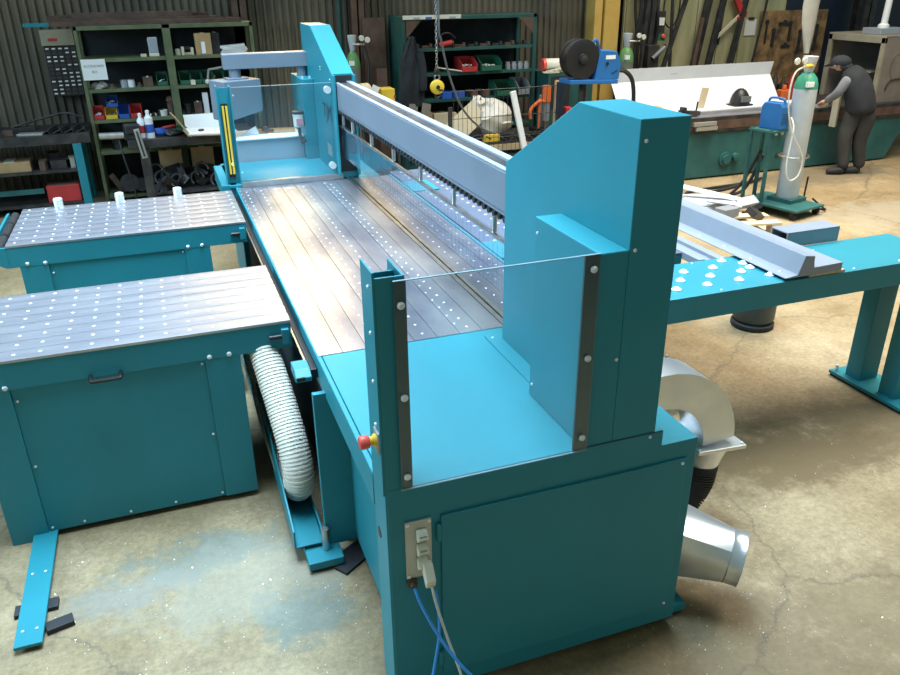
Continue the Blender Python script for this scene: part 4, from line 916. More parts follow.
SH2 = shelf_unit('shelf_unit', 'dark green steel shelf unit behind the crossbeam', 2.86, 4.62, 9.5, 10.05, 1.875,
    [(1.515,2.88,4.57),(1.225,2.88,4.57),(0.915,2.88,4.57),(0.57,2.88,4.57),(0.1,2.88,4.57)], [(2.86,2.91),(4.575,4.62)], DKGREEN, SHADOWBOARD)
MB().box(2.852,2.86,9.5,10.05,0,1.87).build('side_panel', DKGREEN, SH2)
MB().prism([(2.90,1.835),(3.10,1.835),(2.90,1.62)],'y',9.50,9.51).build('gusset', RUST, SH2); MB().prism([(4.575,1.835),(4.37,1.835),(4.575,1.64)],'y',9.50,9.51).build('gusset', RUST, SH2)
stp = MB().box(2.87,3.6,9.485,9.499,1.845,1.89).build('edge_tape', OFFWHITE, SH2)
for i in range(4): MB().box(3.0+i*0.15,3.08+i*0.15,9.482,9.486,1.848,1.868).build('tape_patch', [SILVERBLUE,BLUE,CREAM,SILVERBLUE][i], stp)
bin_(3.71, 9.47, 1.225, 0.21, 0.3, 0.165, RED, 'red storage bin on the dark green shelf', PAPER)
bin_(4.005, 9.47, 1.225, 0.28, 0.3, 0.165, GREEN, 'green storage bin beside the red bin on the dark green shelf', PAPER)
bin_(4.22, 9.47, 0.915, 0.28, 0.3, 0.17, GREEN, 'wide green storage bin on the third dark green shelf')
bin_(4.46, 9.47, 0.915, 0.17, 0.3, 0.19, GREYCASE, 'grey storage bin right of the wide green bin')
for i, (x,w,m) in enumerate(((3.42,0.13,BLUE),(3.58,0.14,BLUE),(3.78,0.08,RUST),(3.93,0.09,RUST))):
    one('parts_tray', MB().obox((x,9.6,0.955),(w,0.2,0.08),(0,6*(i%2),4*i)), m, ['blue parts tray on the third dark green shelf, left one','blue parts tray on the third dark green shelf, right one','small brown block right of the blue trays','larger brown block right of the blue trays'][i], 'tray' if i < 2 else 'block', bevel=0.004)
gr = thing('angle_grinder', 'red and black angle grinder on the top dark green shelf', 'grinder', (3.42,9.55,1.515)); MB().cyl((3.34,9.55,1.545),(3.50,9.53,1.575),0.032,n=10).build('body', RED, gr, smooth=True); MB().tube(smoothpath([(3.30,9.55,1.54),(3.36,9.53,1.66),(3.46,9.53,1.68),(3.55,9.55,1.62)]),0.012,6).build('guard', BLACK, gr, smooth=True); MB().lathe((3.5,9.53,1.56),[(0.05,0),(0.05,0.01)],14,(1,0,0.2)).build('disc', DARKSTEEL, gr)
for i in range(9):
    x = 3.02+i*0.165 + (0.1 if i > 1 else 0)
    one('loose_tool', MB().obox((x,9.58,1.53),(0.13,0.04,0.03),(0,0,random.uniform(-25,25))).obox((x+0.05,9.58,1.545),(0.03,0.06,0.04)), RUST if i%2 else DARKSTEEL, 'small dark tool lying in the row on the top dark green shelf', 'tool', 'tools along the top dark green shelf')
one('steel_rod', MB().cyl((3.30,9.5,1.29),(3.62,9.48,1.235),0.011,n=8), ZINC, 'pale steel rod lying beside the red bin', 'rod', smooth=True)
one('white_offcut', MB().obox((3.07,9.53,1.27),(0.04,0.08,0.09),(0,-12,0)), PAPER, 'white offcut at the left of the second dark green shelf', 'offcut')
for i in range(4):
    one('glass_jar', MB().lathe((4.26+i*0.085,9.56,1.225),[(0.035,0),(0.035,0.06),(0.028,0.075),(0.03,0.09)],12), GREYCASE, 'small dusty jar in the row at the right of the second green shelf', 'jar', 'dusty jars on the green shelf', smooth=True)
# jacket: draped cloth with folds
jk = MB(); vs = []; nj, mj = 26, 14
for j in range(mj):
    v = j/(mj-1); z = 1.66-0.80*v; w = 0.03+0.105*min(1,v*3.0)+0.02*v
    for i in range(nj):
        a = 2*math.pi*i/nj
        vs.append((2.95-0.02*v+w*math.cos(a)*(1+0.05*math.sin(5*a+3*v)), 9.42+0.06*math.sin(a)*(1+0.35*math.sin(7*a+4*v)), z+0.015*math.sin(4*a)*v))
jk.add(vs, [(j*nj+i,j*nj+(i+1)%nj,(j+1)*nj+(i+1)%nj,(j+1)*nj+i) for j in range(mj-1) for i in range(nj)]+[tuple(range(nj)),tuple((mj-1)*nj+i for i in range(nj))])
jt = thing('hanging_jacket', 'dark work jacket hanging on the left end of the green shelf', 'jacket', (2.93,9.42,0.86)); jk.build('coat', CLOTH_DARK, jt, smooth=True)
MB().tube(smoothpath([(3.03,9.38,1.48),(3.06,9.37,1.30),(3.06,9.36,1.05)]),[0.05]*16+[0.04],10).build('sleeve', CLOTH_DARK, jt, smooth=True)
for i,(x,w,h) in enumerate(((3.15,0.16,0.19),(3.40,0.30,0.17))):
    small_box(x, 9.62, 0.57, w, 0.2, h, [CARD,PALEWOOD][i], ['brown carton on the bottom green shelf','pale plywood box on the bottom green shelf'][i])
WEATHER = mat('weathered_board', (0.20,0.17,0.14), 0.8)
for i in range(2):
    one('grey_board', MB().obox((2.90+i*0.14,9.30,0.60),(0.11,0.03,0.62),(-14,6+6*i,0)), WEATHER, ['weathered grey board leaning on the green shelf, left one','weathered grey board leaning on the green shelf, right one'][i], 'board')
# hoist
hz = thing('chain_hoist', 'yellow chain hoist block hanging on a steel chain', 'hoist', (2.595,7.5,1.24))
cm = MB(); z = 1.49; k = 0
while z < 3.6:
    c_ = [(math.cos(a)*0.011, math.sin(a)*0.02) for a in [q*math.pi/4 for q in range(8)]]
    P = [((2.595+u if k%2 else 2.595), (7.5 if k%2 else 7.5+u), z+w) for u,w in c_]; P.append(P[0])
    cm.tube(P, 0.0038, 5, False); z += 0.031; k += 1
stuff(cm.build('chain', STEEL, hz))
MB().lathe((2.595,7.5,1.435),[(0.012,0),(0.024,0.01),(0.028,0.05),(0.015,0.07)],12).build('chain_guide', BLACK, hz, smooth=True)
MB().tube([(2.595+0.026*math.sin(a),7.5,1.415+0.026*math.cos(a)) for a in [q*math.pi/6 for q in range(13)]],0.008,8).build('shackle', STEEL, hz, smooth=True)
yk = MB().lathe((2.595,7.47,1.325),[(0.05,0),(0.068,0.012),(0.068,0.048),(0.05,0.06)],20,(0,1,0)).build('hook_block', YELLOW, hz, smooth=True)
MB().lathe((2.595,7.466,1.325),[(0.02,0),(0.02,0.006)],12,(0,1,0)).build('sheave_pin', BLACK, yk); MB().box(2.60,2.645,7.467,7.47,1.29,1.305).build('black_stripe', BLACK, yk)
MB().tube(smoothpath([(2.595,7.5,1.27),(2.575,7.5,1.245),(2.60,7.5,1.225),(2.63,7.5,1.25)]),0.010,8).build('hook', DARKSTEEL, hz, smooth=True)
cable('hanging_cable', [(2.62,7.5,3.4),(2.62,7.5,1.95),(2.66,7.55,1.75),(2.78,7.65,1.40),(2.98,7.8,1.05),(3.25,8.0,0.82),(3.48,8.1,0.72)], 0.011, CABLEGREY, 'grey cable swinging down from the hoist chain to the mesh cage', 'cable')
# mesh cage panel and bench behind it
kb = thing('low_bench', 'low dark bench behind the wire mesh panel', 'bench', (3.7,8.75,0)); MB().box(2.95,4.65,8.42,9.15,0.52,0.56).build('top', DARKSTEEL, kb)
for x in (3.0,4.55):
    for y in (8.46,9.06): MB().box(x,x+0.05,y,y+0.05,0,0.52).build('leg', DARKSTEEL, kb)
MB().box(2.95,4.65,8.40,8.42,0.46,0.53).build('front_rail', WOOD, kb)
mg = thing('mesh_panel', 'grey wire mesh guard panel with dark blue end post', 'mesh panel', (3.7,8.3,0)); wm = MB()
for i in range(24): wm.cyl((3.06+i*0.054,8.3,0.03),(3.06+i*0.054,8.3,1.17),0.0028,n=5,caps=False)
for z in (0.05,0.43,0.64,0.87,1.165): wm.cyl((3.04,8.296,z),(4.36,8.296,z),0.0042,n=5,caps=False)
stuff(wm.build('wire_grid', DARKSTEEL, mg)); MB().box(4.33,4.40,8.28,8.34,0,1.20).build('post', mat('dark_blue_paint',(0.02,0.035,0.06),0.5), mg, bevel=0.003); MB().box(3.0,3.04,8.28,8.32,0,1.0).build('post', DARKSTEEL, mg)
one('white_timber', MB().obox((3.885,8.24,0.57),(0.062,0.04,1.16),(-2,-13.5,0)), WHITE, 'white painted timber leaning against the mesh panel', 'timber', bevel=0.003)
one('plastic_bag', MB().ball((3.70,8.72,0.77),(0.24,0.2,0.22),18,14).ball((3.50,8.70,0.94),(0.09,0.08,0.1),10,8).jitter(0.028,12), BAG, 'bulging white plastic bag behind the wire mesh', 'bag', smooth=True)
one('plywood_board', MB().obox((3.28,8.62,0.74),(0.55,0.018,0.26),(-12,-38,0)), PALEWOOD, 'pale plywood board propped diagonally behind the mesh', 'board')
for i in range(7):
    x = 3.2+i*0.17
    one('black_hose_coil', MB().tube([(x+0.10*math.cos(a),8.5+0.05*math.sin(a),0.585+0.03*math.sin(a*2)+0.012*i%0.03) for a in [q*0.45 for q in range(13)]],0.016,6), RUBBER, 'black hose coil on the low bench behind the mesh', 'hose', 'hose coils on the low bench', smooth=True)
one('yellow_tool_case', MB().box(3.48,3.68,8.44,8.5,0.56,0.64), YELLOW, 'small dull yellow case at the foot of the plastic bag', 'case', bevel=0.004)
md = thing('magnet_drill', 'orange and grey magnetic drill on the low bench', 'drill', (4.34,8.75,0.56))
MB().box(4.24,4.42,8.66,8.84,0.56,0.63).build('magnet_base', BLACK, md, bevel=0.004); MB().box(4.34,4.44,8.70,8.80,0.63,1.0).build('column', GREYCASE, md, bevel=0.008)
MB().cyl((4.37,8.66,0.94),(4.37,8.66,1.12),0.055,n=14).build('motor', ORANGE, md, smooth=True); MB().cyl((4.37,8.66,0.72),(4.37,8.66,0.94),0.045,n=14).build('gearbox', GREYCASE, md, smooth=True); MB().cyl((4.37,8.66,0.60),(4.37,8.66,0.72),0.02,n=10).build('chuck', STEEL, md)
MB().tube(smoothpath([(4.34,8.64,0.94),(4.24,8.60,0.95),(4.14,8.60,0.86),(4.14,8.6,0.76)]),0.02,8).build('handle', ORANGE, md, smooth=True); MB().cyl((4.26,8.62,0.64),(4.26,8.62,0.98),0.016,n=8).build('lever', ORANGE, md)
one('red_can', MB().box(4.62,4.70,8.62,8.70,0.56,0.86), RED, 'red square can beside the magnetic drill', 'can', bevel=0.006)
one('white_funnel', MB().prism([(4.52,0.56),(4.64,0.60),(4.70,0.72),(4.58,0.68)],'y',8.46,8.52), PAPER, 'folded white sheet in front of the magnetic drill', 'sheet')
# green side cabinet with cream roll
gc = thing('green_cabinet', 'dark green cabinet between the shelf and the yellow column', 'cabinet', (4.95,9.4,0)); MB().box(4.66,5.30,9.2,9.75,0,1.19).build('carcass', DKGREEN, gc, bevel=0.004); MB().box(4.70,4.97,9.195,9.2,0.75,1.15).build('bay_shade_sheet', SHADOWBOARD, gc); MB().box(5.0,5.26,9.194,9.2,0.1,1.15).build('door', DKGREEN, gc, bevel=0.003)  # dark sheet on the solid front stands in for a shaded bay
rl = thing('foil_roll', 'white roll with red end cap on the green cabinet', 'roll', (4.75,9.4,1.19)); MB().cyl((4.68,9.4,1.275),(5.02,9.36,1.275),0.075,n=18).build('roll', OFFWHITE, rl, smooth=True); MB().cyl((4.66,9.4,1.275),(4.70,9.398,1.275),0.078,n=18).build('end_cap', ESTOP, rl, smooth=True)
one('yellow_carton', MB().box(4.86,5.02,9.22,9.28,1.19,1.27), YELLOW, 'small yellow carton beside the white roll', 'carton', bevel=0.003)
for i in range(4): one('cream_plate', MB().obox((4.72+0.06*i,9.26,1.197+0.013*i),(0.2,0.1,0.011),(0,0,9*i-12)), CREAM, 'cream plate in the small pile on the green cabinet', 'plate', 'cream plates on the cabinet')
# wire feeder
wf = thing('wire_feeder', 'blue welding wire feeder with big black spool on a post', 'welder', (4.55,8.0,0))
MB().cyl((4.50,8.03,0.03),(4.50,8.03,1.21),0.045,n=12).build('post', BLACK, wf, smooth=True); MB().lathe((4.50,8.03,0),[(0.22,0),(0.22,0.02),(0.06,0.04)],18).build('base', BLACK, wf, smooth=True)
MB().obox((4.55,8.0,1.235),(0.60,0.26,0.045),(0,2,0)).build('tray', WBLUE, wf, bevel=0.006)
bd = MB().prism([(4.56,1.25),(4.86,1.25),(4.88,1.40),(4.82,1.545),(4.63,1.56),(4.60,1.50)],'y',7.88,8.12).build('housing', WBLUE, wf, bevel=0.008)
MB().box(4.68,4.80,7.876,7.88,1.465,1.505).build('label', PAPER, bd); MB().lathe((4.70,7.878,1.42),[(0.018,0),(0.018,0.008)],12,(0,-1,0)).build('knob', BLACK, bd); MB().obox((4.80,7.878,1.33),(0.08,0.004,0.012),(0,-25,0)).build('scratch', LETTER, bd)
sp = MB().lathe((4.405,8.06,1.475),[(0.17,0),(0.205,0.01),(0.205,0.035),(0.19,0.04),(0.19,0.13),(0.205,0.135),(0.205,0.165),(0.17,0.175),(0.06,0.165),(0.05,0.19)],32,(0,-1,0)).build('spool', BLACK, wf, smooth=True)
MB().lathe((4.405,7.88,1.475),[(0.035,0),(0.045,0.02),(0.02,0.03)],16,(0,-1,0)).build('hub', RUBBER, sp, smooth=True)
MB().tube(smoothpath([(4.55,7.95,1.56),(4.53,7.93,1.63),(4.58,7.93,1.66),(4.63,7.95,1.55)]),0.018,8).build('grip', WBLUE, wf, smooth=True)
MB().tube(smoothpath([(4.86,7.98,1.33),(4.98,7.95,1.32),(5.07,7.92,1.20),(5.09,7.9,0.9),(5.05,7.9,0.5),(5.0,7.9,0.05)]),0.024,8).build('torch_cable', BLACK, wf, smooth=True)
MB().tube(smoothpath([(4.46,7.97,1.22),(4.42,7.92,1.0),(4.45,7.9,0.6),(4.40,7.9,0.1)]),0.03,8).build('feed_cable', BLACK, wf, smooth=True)
one('timber_offcut', MB().obox((4.48,8.62,0.60+0.28),(0.05,0.03,0.6),(-6,4,0)), WOOD, 'thin timber strip standing behind the wire feeder post', 'timber')

# clutter at the foot of the olive shelf
for i, (x, z, r) in enumerate(((-0.42,0.20,0.10),(-0.30,0.17,0.075))):
    one('pulley_wheel', MB().lathe((x,9.56,z),[(r*0.35,0),(r*0.6,0.004),(r*0.7,0.0),(r,0.004),(r,0.05),(r*0.7,0.05),(r*0.35,0.05)],20,(0,-1,0.25)), DARKSTEEL, ['larger dark pulley wheel at the foot of the olive shelf','smaller dark pulley wheel at the foot of the olive shelf'][i], 'wheel', smooth=True)
one('rusty_board', MB().obox((-0.55,9.58,0.20),(0.06,0.03,0.24),(0,-28,0)), RUST, 'rusty strip leaning beside the pulley wheels', 'strip')
one('yellow_chock', MB().obox((-0.10,9.56,0.115),(0.10,0.08,0.07),(0,12,10)), YELLOW, 'small yellow chock at the foot of the olive shelf', 'chock', bevel=0.004)
cable('vise_cable', [(-0.42,8.9,0.80),(-0.40,8.85,0.6),(-0.36,8.84,0.35),(-0.34,8.86,0.1),(-0.3,8.9,0.012)], 0.010, BLACK, 'black cable hanging down beside the bench vise', 'cable')
for i, (x, z, h, r, m) in enumerate(((-0.48,0.575,0.10,0.05,DARKSTEEL),(-0.33,0.575,0.07,0.04,RUST),(0.62,0.915,0.09,0.04,DARKSTEEL),(0.72,0.915,0.12,0.035,RUST),(0.82,0.915,0.08,0.045,DARKSTEEL))):
    one('round_tin', MB().lathe((x,9.62,z),[(r,0),(r,h),(r*1.06,h),(r*1.06,h+0.008),(r*0.7,h+0.01)],14), m, ['dark round tin on the fourth olive shelf','low rusty tin on the fourth olive shelf','dark tin right of the white block','tall rusty tin right of the white block','wide dark tin at the right of the third olive shelf'][i], 'tin', smooth=True)

# ------------------------------------------------------------------ back right: bars and boards along the wall
def lean(name, xt, zt, xb, w, m, label, group=None, y=10.0, zb=0.0):
    # runs from the floor (or a hook height) up to the wall
    return one(name, MB().bar((xb, y-0.10, zb), (xt, y, zt), w, w*0.6, up=(0,1,0)), m, label, 'bar', group, bevel=0.002)
for i, (xa, za, xb, w) in enumerate(((7.62,2.45,7.18,0.10),(7.84,2.45,7.36,0.085),(7.40,1.75,7.15,0.05),(7.74,2.4,7.28,0.05),(8.28,2.45,7.75,0.075),(8.14,1.85,7.80,0.05),(8.55,2.45,8.12,0.03),(7.20,2.45,6.38,0.06),(6.72,2.4,6.62,0.05),(6.88,2.4,6.98,0.04),(6.60,2.45,6.45,0.07),(6.48,2.45,6.30,0.05))):
    lean('leaning_bar', xa, za, xb, w, DARKSTEEL if i not in (2,) else RUST,
      ['thickest dark bar leaning on the olive boards above the white sheet','thick dark bar just right of the thickest leaning bar','short rusty bar left of the thickest leaning bar','slim dark bar between the two thick leaning bars','dark bar leaning left of the hanging notice','shorter dark bar beside the one left of the notice','thin dark rod running past the hanging notice','dark bar crossing diagonally over the hose rack','dark upright bar behind the push button box','slim dark bar at the left of the olive boards','wide dark bar at the edge of the corrugated wall','narrow dark bar at the edge of the corrugated wall'][i], 'bars leaning on the back wall', y=10.02-0.05*(i%4))
for i, x in enumerate((7.78, 7.86)):
    one('hanging_file', MB().bar((x,10.07,1.86),(x-0.03,10.07,1.36),0.03,0.015,up=(0,1,0)), DARKSTEEL, ['left of two short dark files hanging on the olive boards','right of two short dark files hanging on the olive boards'][i], 'file', 'files hanging on the wall')
cl = thing('bar_clamp', 'red bar clamp with pale bar hanging on the olive boards', 'clamp', (7.9,10.0,1.4))
MB().bar((7.70,10.02,1.42),(8.14,10.02,1.78),0.045,0.02,up=(0,1,0)).build('bar', CREAM, cl, bevel=0.002)
MB().bar((8.18,10.01,1.72),(7.96,10.01,2.05),0.09,0.05,up=(0,1,0)).build('jaw', RED, cl, bevel=0.006); MB().bar((8.07,10.0,1.70),(8.20,10.0,1.80),0.05,0.05,up=(0,1,0)).build('slider', RED, cl, bevel=0.005)
nt = thing('wall_notice', 'white notice sheet clipped to the olive boards', 'notice', (8.38,10.08,1.47)); MB().box(8.28,8.48,10.082,10.086,1.47,1.69).build('sheet', PAPER, nt); MB().box(8.33,8.43,10.075,10.082,1.68,1.72).build('clip', DARKSTEEL, nt)
one('stained_board', MB().box(8.52,9.75,10.04,10.075,0.75,1.80), STAINWOOD, 'oil stained plywood tool board on the back wall', 'board', bevel=0.004)
for i,(x,z,w,h) in enumerate(((8.75,1.42,0.05,0.22),(8.95,1.30,0.16,0.04),(9.05,1.5,0.04,0.25),(8.62,1.5,0.03,0.30),(9.25,1.35,0.05,0.3),(9.4,1.5,0.06,0.3),(9.55,1.4,0.05,0.34),(8.85,1.62,0.22,0.04))):
    one('wall_spanner', MB().box(x,x+w,10.025,10.04,z-h/2,z+h/2).lathe((x+w/2,10.04,z+h/2),[(0.035,0),(0.035,0.012)],10,(0,-1,0)), DARKSTEEL, 'dark hand tool hung on the oil stained board', 'tool', 'hand tools on the stained board')
pb = thing('push_button_box', 'grey switch box with red button on the back wall', 'switch', (6.72,9.95,1.5))
MB().box(6.66,6.80,9.93,10.02,1.55,1.84).build('upper_case', DARKSTEEL, pb, bevel=0.005); MB().box(6.69,6.78,9.922,9.93,1.66,1.76).build('label', PAPER, pb); MB().box(6.70,6.82,9.93,10.02,1.46,1.56).build('lower_case', GREEN, pb, bevel=0.005); MB().lathe((6.78,9.93,1.52),[(0.03,0),(0.03,0.02),(0.022,0.028)],14,(0,-1,0)).build('button', ESTOP, pb, smooth=True)
hm = thing('hose_hank', 'hank of black hoses hanging beside the olive boards', 'hose', (6.45,9.95,1.0))
for i in range(7):
    x = 6.30+i*0.055
    MB().tube(smoothpath([(x,9.98,2.5),(x+0.03*math.sin(i),9.93-0.01*i,1.9),(x+0.05*math.cos(i*2),9.92,1.5),(x+0.06*math.sin(i*3),9.93,1.15),(x-0.05,9.95,0.8)]),0.020,7).build('hose', RUBBER, hm, smooth=True)
dj = thing('drill_jig', 'dark pillar drill head clamped at the back wall', 'drill', (6.55,9.8,1.1)); MB().box(6.45,6.63,9.75,9.9,1.12,1.42).build('head', DARKSTEEL, dj, bevel=0.01); MB().cyl((6.52,9.74,1.25),(6.68,9.7,1.40),0.03,n=10).build('motor', GREYCASE, dj, smooth=True); MB().bar((6.40,9.78,0.98),(6.72,9.76,1.42),0.03,0.03).build('arm', DARKSTEEL, dj); MB().box(6.48,6.60,9.76,9.88,0.0,1.12).build('pillar', DARKSTEEL, dj)
one('hose_loop', MB().tube([(6.95+0.13*math.cos(a),10.03,1.9+0.28*math.sin(a)) for a in [q*2*math.pi/20 for q in range(21)]],0.010,6), BLACK, 'thin black hose loop hanging on the olive boards', 'hose', smooth=True)
# hanging white plastic sleeve
sv = []
for zc, xc, w in ((2.6,8.22,0.12),(2.1,8.20,0.135),(1.9,8.19,0.13),(1.72,8.20,0.115),(1.56,8.22,0.085),(1.42,8.235,0.05),(1.33,8.24,0.03)):
    for k in range(12):
        a = 2*math.pi*k/12; sv.append((xc+w*math.cos(a), 8.75+0.045*math.sin(a), zc))
one('plastic_sleeve', MB().add(sv,[(i*12+k,i*12+(k+1)%12,(i+1)*12+(k+1)%12,(i+1)*12+k) for i in range(6) for k in range(12)]+[tuple(range(12)),tuple(72+k for k in range(12))]), BAG, 'long white plastic sleeve hanging above the bench', 'sleeve', smooth=True)

# green steel trough used as a bench
sk = thing('trough_bench', 'long green steel trough with rusty rim used as a welding bench', 'bench', (7.1,8.45,0))
MB().prism([(5.0,0.02),(9.12,0.02),(9.42,0.56),(5.0,0.56)],'y',7.95,8.98).build('trough', TEAL_OLD, sk, bevel=0.006)
MB().box(5.0,9.48,7.93,9.0,0.56,0.745).build('rim', DARKSTEEL, sk, bevel=0.005)
MB().box(5.0,9.40,7.925,7.935,0.60,0.70).build('rim_strip', RUST, sk)
MB().lathe((6.50,7.95,0.22),[(0.09,0),(0.09,0.02),(0.055,0.025),(0.055,0.05)],18,(0,-1,0)).build('drain_flange', TEAL_OLD, sk, smooth=True)
MB().lathe((6.64,7.95,0.24),[(0.05,0),(0.05,0.06),(0.03,0.065)],16,(0,-1,0)).build('drain_plug', TEAL_OLD, sk, smooth=True)
for x, z in ((5.9,0.3),(7.3,0.2),(8.5,0.22)): MB().lathe((x,7.95,z),[(0.03,0),(0.03,0.01)],14,(0,-1,0)).build('plug', DARKSTEEL, sk)
# bent white sheet on the bench
e = 0.006
prof = [(8.10,0.80),(8.36,0.81),(8.60,1.11),(8.56,1.27),(8.56-e,1.27),(8.60-e*1.3,1.113),(8.355,0.816),(8.10,0.806)]
ws = thing('folded_sheet', 'large folded white sheet metal panel lying on the trough bench', 'sheet metal', (6.4,8.4,0.80))
MB().prism(prof,'x',5.20,7.56).build('panel', SHEET, ws)
MB().box(6.02,6.12,8.575,8.583,1.18,1.20).build('slot', BLACK, ws)
one('support_block', MB().box(5.3,7.4,8.15,8.95,0.745,0.80), WOOD, 'timber packing under the folded white sheet', 'timber', bevel=0.004)
one('aluminium_angle', MB().prism([(7.93,0.745),(8.03,0.745),(8.03,0.80),(8.02,0.80),(8.02,0.755),(7.93,0.755)],'x',5.92,7.52), ALU, 'long aluminium angle along the front of the trough bench', 'angle', bevel=0.002)
one('aluminium_bar', MB().obox((6.75,8.06,0.79),(1.5,0.05,0.05),(0,0,1)), SHEET, 'pale square bar behind the aluminium angle on the bench', 'bar', bevel=0.003)
one('wood_block', MB().obox((6.26,8.20,0.93),(0.085,0.03,0.25),(6,5,0)), PALEWOOD, 'pale wooden block standing in front of the white sheet', 'block', bevel=0.003)
hl = thing('welding_helmet', 'black welding helmet resting before the white sheet', 'helmet', (6.83,8.22,0.815)); hb_ = MB().ball((6.83,8.22,0.815),(0.125,0.12,0.20),18,14); hb_.v = [Vector((v.x,v.y,max(v.z,0.813))) for v in hb_.v]; hb_.build('shell', BLACK, hl, smooth=True); MB().box(6.76,6.90,8.10,8.12,0.86,0.93).build('visor', CABLEGREY, hl, bevel=0.003)
MB().box(6.69,6.97,8.13,8.3,0.813,0.828).build('rim', BLACK, hl, bevel=0.004)
for i, (x, rz) in enumerate(((7.16,-14),(7.24,-20))):
    one('clamp_bar', MB().obox((x,7.905,0.64),(0.035,0.02,0.36),(0,rz*0.8,0)), ZINC, ['left of the two clamp bars hanging over the bench rim','right of the two clamp bars hanging over the bench rim'][i], 'clamp bar', 'clamp bars on the bench rim', bevel=0.002)
for i, (x,h) in enumerate(((6.06,0.12),(7.12,0.10),(7.50,0.11),(7.36,0.07))):
    one('spring_pin', MB().cyl((x,8.04,0.80),(x+0.01,8.04,0.80+h),0.010,n=8), DARKSTEEL, 'thin dark pin standing along the front edge of the white sheet', 'pin', 'pins along the white sheet')
one('rusty_clamp', MB().obox((5.95,8.02,0.80),(0.26,0.07,0.05),(0,4,-8)).obox((5.86,8.02,0.84),(0.04,0.09,0.06)), DARKSTEEL, 'dark clamp at the left end of the aluminium angle', 'clamp', bevel=0.003)
ch_ = thing('channel_pair', 'pair of short pale channels hung on the bench front left', 'channel', (6.1,7.9,0.56)); MB().box(5.98,6.28,7.88,7.92,0.60,0.645).build('channel', ZINC, ch_, bevel=0.002); MB().box(5.94,6.26,7.88,7.92,0.655,0.70).build('channel', ZINC, ch_, bevel=0.002)
one('rag_roll', MB().tube(smoothpath([(5.38,8.05,0.83),(5.48,8.04,0.88),(5.56,8.05,0.86),(5.60,8.06,0.81)]),0.032,8), WOOD, 'tan strap loop at the left end of the white sheet', 'strap', smooth=True)
one('white_board', MB().obox((7.80,8.3,0.775),(0.34,0.25,0.03),(0,0,6)), PAPER, 'white board lying on the bench right of the folded sheet', 'board')
one('orange_tool', MB().box(7.76,7.92,8.55,8.65,0.745,0.90).cyl((7.84,8.6,0.90),(7.84,8.6,0.96),0.03,n=8), ORANGE, 'orange tool body behind the gas cylinder', 'tool', bevel=0.008)
for i in range(6):
    one('bench_bottle', MB().lathe((7.58+i*0.14,8.82,0.745),[(0.04,0),(0.04,0.2+0.03*(i%3)),(0.018,0.25+0.03*(i%3)),(0.018,0.29+0.03*(i%3))],12), [WHITE,BLUE,DARKSTEEL,DARKSTEEL,RED,DARKSTEEL][i], ['white bottle right of the folded sheet','blue bottle right of the folded sheet','dark bottle third from the folded sheet','dark bottle fourth from the folded sheet','red bottle behind the large gas cylinder','dark bottle nearest the person'][i], 'bottle', smooth=True)
one('small_channel', MB().box(8.02,8.09,7.86,7.92,0.52,0.90).box(8.02,8.035,7.82,7.86,0.52,0.90), CREAM, 'short cream channel standing against the bench rim by the person', 'channel', bevel=0.002)
# welded steel box with open side
sb = thing('steel_box_frame', 'brown grey welded steel box with open side on the trough bench', 'steel box', (9.35,8.5,0.745))
BS = mat('brown_grey_primer', (0.21,0.18,0.155), 0.6, var=0.12, scale=5)
MB().box(8.82,10.1,8.02,8.04,0.745,1.545).build('front_panel', BS, sb, bevel=0.004); MB().box(8.80,10.1,8.02,8.98,1.545,1.565).build('top_panel', BS, sb, bevel=0.004)
MB().box(8.82,10.1,8.94,8.96,0.745,1.545).build('rear_panel', BS, sb); MB().box(10.08,10.1,8.04,8.94,0.745,1.545).build('right_panel', BS, sb)
FRAMEC = mat('dull_beige_steel', (0.30,0.27,0.20), 0.55)
for y in (8.02, 8.90): MB().box(8.79,8.83,y,y+0.06,0.745,1.545).build('frame_post', FRAMEC, sb, bevel=0.003)
MB().box(8.79,8.83,8.02,8.96,1.475,1.56).build('frame_rail', FRAMEC, sb, bevel=0.003)
MB().box(8.85,9.9,8.2,8.9,1.1,1.12).build('inner_shelf', ZINC, sb)
MB().tube(smoothpath([(8.95,8.018,0.90),(9.02,8.014,1.02),(9.30,8.014,1.01),(9.42,8.016,0.86)]),0.012,6).build('chalk_handle', DARKSTEEL, sb, smooth=True)
MB().tube([(9.08+0.11*math.cos(a),8.018,1.18+0.16*math.sin(a)) for a in [q*2*math.pi/24 for q in range(25)]],0.003,4).build('chalk_ring', DARKSTEEL, sb)
pl_ = thing('white_pole', 'white pole on a grey base on top of the steel box', 'pole', (9.15,8.4,1.565)); MB().box(8.93,9.36,8.25,8.55,1.565,1.64).build('base', SILVERBLUE, pl_, bevel=0.006); MB().cyl((9.12,8.4,1.64),(9.16,8.4,2.9),0.042,n=14).build('pole', WHITE, pl_, smooth=True); MB().lathe((9.12,8.4,1.64),[(0.07,0),(0.07,0.03),(0.045,0.05)],16).build('collar', WHITE, pl_, smooth=True)

